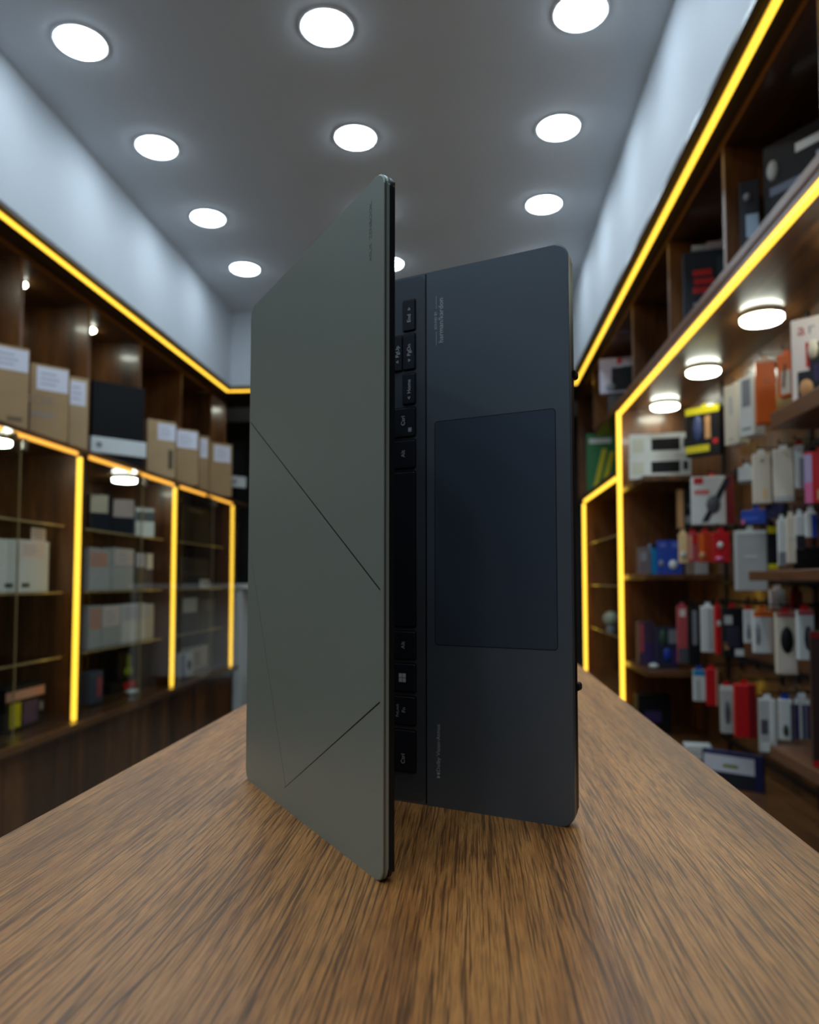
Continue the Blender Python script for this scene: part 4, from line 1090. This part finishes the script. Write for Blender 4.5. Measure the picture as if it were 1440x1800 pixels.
pack('x1', 'gaming_box', 'dull pink and violet box on the lowest niche shelf', 'box', 0.06, mat('plum', (70, 50, 72), 0.5), [('rose_print', 0.05, 0.3, 0.3, 0.95, ROSE), ('violet_print', 0.4, 0.05, 0.95, 0.5, PUR)], at=(0.800, 3.58, 0.695, 0.07, 0.20, 0))
pack('x2', 'gaming_box', 'dark blue box with green arc and pale corner on the lowest niche shelf', 'box', 0.06, mat('midnight', (34, 38, 66), 0.5),
     [('green_arc', 0.1, 0.55, 0.5, 0.95, mat('moss', (46, 74, 56), 0.5), 'O'), ('pale_corner', 0.55, 0.6, 0.98, 0.95, GRY), ('blue_print', 0.3, 0.15, 0.7, 0.5, BLU, 'O'), ('violet_print', 0.7, 0.1, 0.98, 0.5, PUR)], at=(0.868, 3.48, 0.695, 0.092, 0.18, 0))
ms = obj('computer_mouse', blob(bmesh.new(), (0.80, 3.45, 0.707), 0.022, 0.035, 0.012), LGR, None, True)
tag(ms, 'small pale mouse on the lowest niche shelf beside the gaming boxes', 'mouse')
pack('z1', 'cable_pack', 'white hanging pack with blue top, on the lowest hook row', 'package', 0.025, WHT, [('blue_top', 0, 0.82, 1, 1, CYN), ('grey_side', 0.2, 0.05, 0.6, 0.7, LGR)], BLU, None, True)
pack('z2', 'cable_pack', 'small red hanging pack beside the blue-topped white pack', 'package', 0.025, RED, [('pale_edge', 0.86, 0, 1, 1, SAL)], RED, None, True)
pack('z3', 'charger_pack', 'white side-on pack with grey picture against the large red pack', 'package', 0.03, LGR, [('grey_picture', 0.3, 0.2, 0.7, 0.7, SLATE, 'O'), ('white_top', 0, 0.9, 1, 1, WHT)], RED, None, True)
pack('z4', 'charger_pack', 'large plain red hanging pack on the lowest hook row', 'package', 0.04, RED, [('dark_side', 0.65, 0, 1, 1, DRED)], RED, None, True)
pack('z5', 'earbud_pack', 'clear-fronted grey and white pack with dangling earbuds picture', 'package', 0.03, LGR, [('dark_picture', 0.1, 0.35, 0.5, 0.62, SLATE), ('white_strip', 0.6, 0.0, 0.8, 0.98, WHT), ('pale_foot', 0.1, 0.02, 0.9, 0.2, WHT)], WHT, None, True)
pack('z6', 'earbud_box', 'white box with a small green-black picture, on the lowest hook row', 'box', 0.03, WHT, [('green_picture', 0.3, 0.1, 0.7, 0.4, mat('olive_black', (50, 60, 44), 0.5), 'O'), ('blue_edge', 0.86, 0, 1, 0.9, DBL)], BLU, None, True)
pack('z7', 'earbud_box', 'white and navy striped box, last on the lowest hook row', 'box', 0.03, DBL, [('white_stripe', 0.3, 0.0, 0.5, 0.95, LGR), ('grey_stripe', 0.7, 0.0, 0.8, 0.95, GRY), ('pale_top', 0, 0.86, 1, 1, WHT)], WHT, None, True)
pack('rc', 'game_controller_box', 'tall brown-black carton with red marks and a red foot', 'box', 0.05, mat('brown_carton', (48, 26, 22), 0.5),
     [('red_mark', 0.3, 0.80, 0.9, 0.84, RED), ('red_mark', 0.3, 0.74, 0.9, 0.77, RED), ('red_top', 0.0, 0.95, 1, 1, DRED), ('red_foot', 0, 0.0, 1, 0.04, RED), ('cream_mark', 0.3, 0.32, 0.8, 0.42, TAN), ('red_mark', 0.3, 0.45, 0.9, 0.5, DRED)])
pack('bb', 'router_box', 'black box standing on the niche base ledge', 'box', 0.10, BLK, [('violet_print', 0.2, 0.3, 0.7, 0.6, PUR), ('grey_line', 0.1, 0.8, 0.5, 0.83, CHAR)], at=(0.835, 3.60, 0.382, 0.149, 0.173, 0))
pack('wb', 'router_box', 'low white box on the niche base ledge beside the blue frame', 'box', 0.08, WHT, [('grey_line', 0.1, 0.4, 0.8, 0.5, LGR)], at=(0.885, 3.10, 0.382, 0.10, 0.05, -10))
bl = pack('bl', 'tablet_package', 'blue-framed package with a white sheet, leaning on the niche base ledge', 'package', 0.02, DBL,
          [('white_sheet', 0.03, 0.42, 0.86, 0.88, mat('sheet_white', (206, 208, 220), 0.5)), ('dark_panel', 0.03, 0.04, 0.86, 0.38, CHAR), ('sheet_print', 0.35, 0.55, 0.6, 0.65, LIM)],
          at=(0.875, 2.68, 0.382, 0.20, 0.12, -35))

# ---- rails, uprights and hooks screwed to the niche's back panel carry the hanging packs
for z in (1.84, 1.50, 1.262, 1.075, 0.78, 0.43):
    box('rail', (1.044, 1.15, z - 0.009), (1.052, 3.335, z + 0.009), BLACK_METAL, nc)
for y in (3.262, 2.44, 1.62):
    box('upright', (1.0525, y - 0.012, 0.383), (1.0595, y + 0.012, 1.93), BLACK_METAL, nc)
ox, oy, oz = nc.location
for hx, hy, hz in HOOKS:
    bm = cyl(bmesh.new(), (hx - 0.012 - ox, hy - oy, hz - oz), 0.0022, 1.0515 - hx + 0.012 - 0.008, 'x', 8)
    cyl(bm, (hx - 0.012 - ox, hy - oy, hz - oz), 0.0024, 0.012, 'z', 8)
    bx(bm, 1.042 - ox, 1.0495 - ox, hy - oy - 0.012, hy - oy + 0.012, hz - oz - 0.016, hz - oz + 0.016)
    obj('hook', bm, BLACK_METAL, nc)
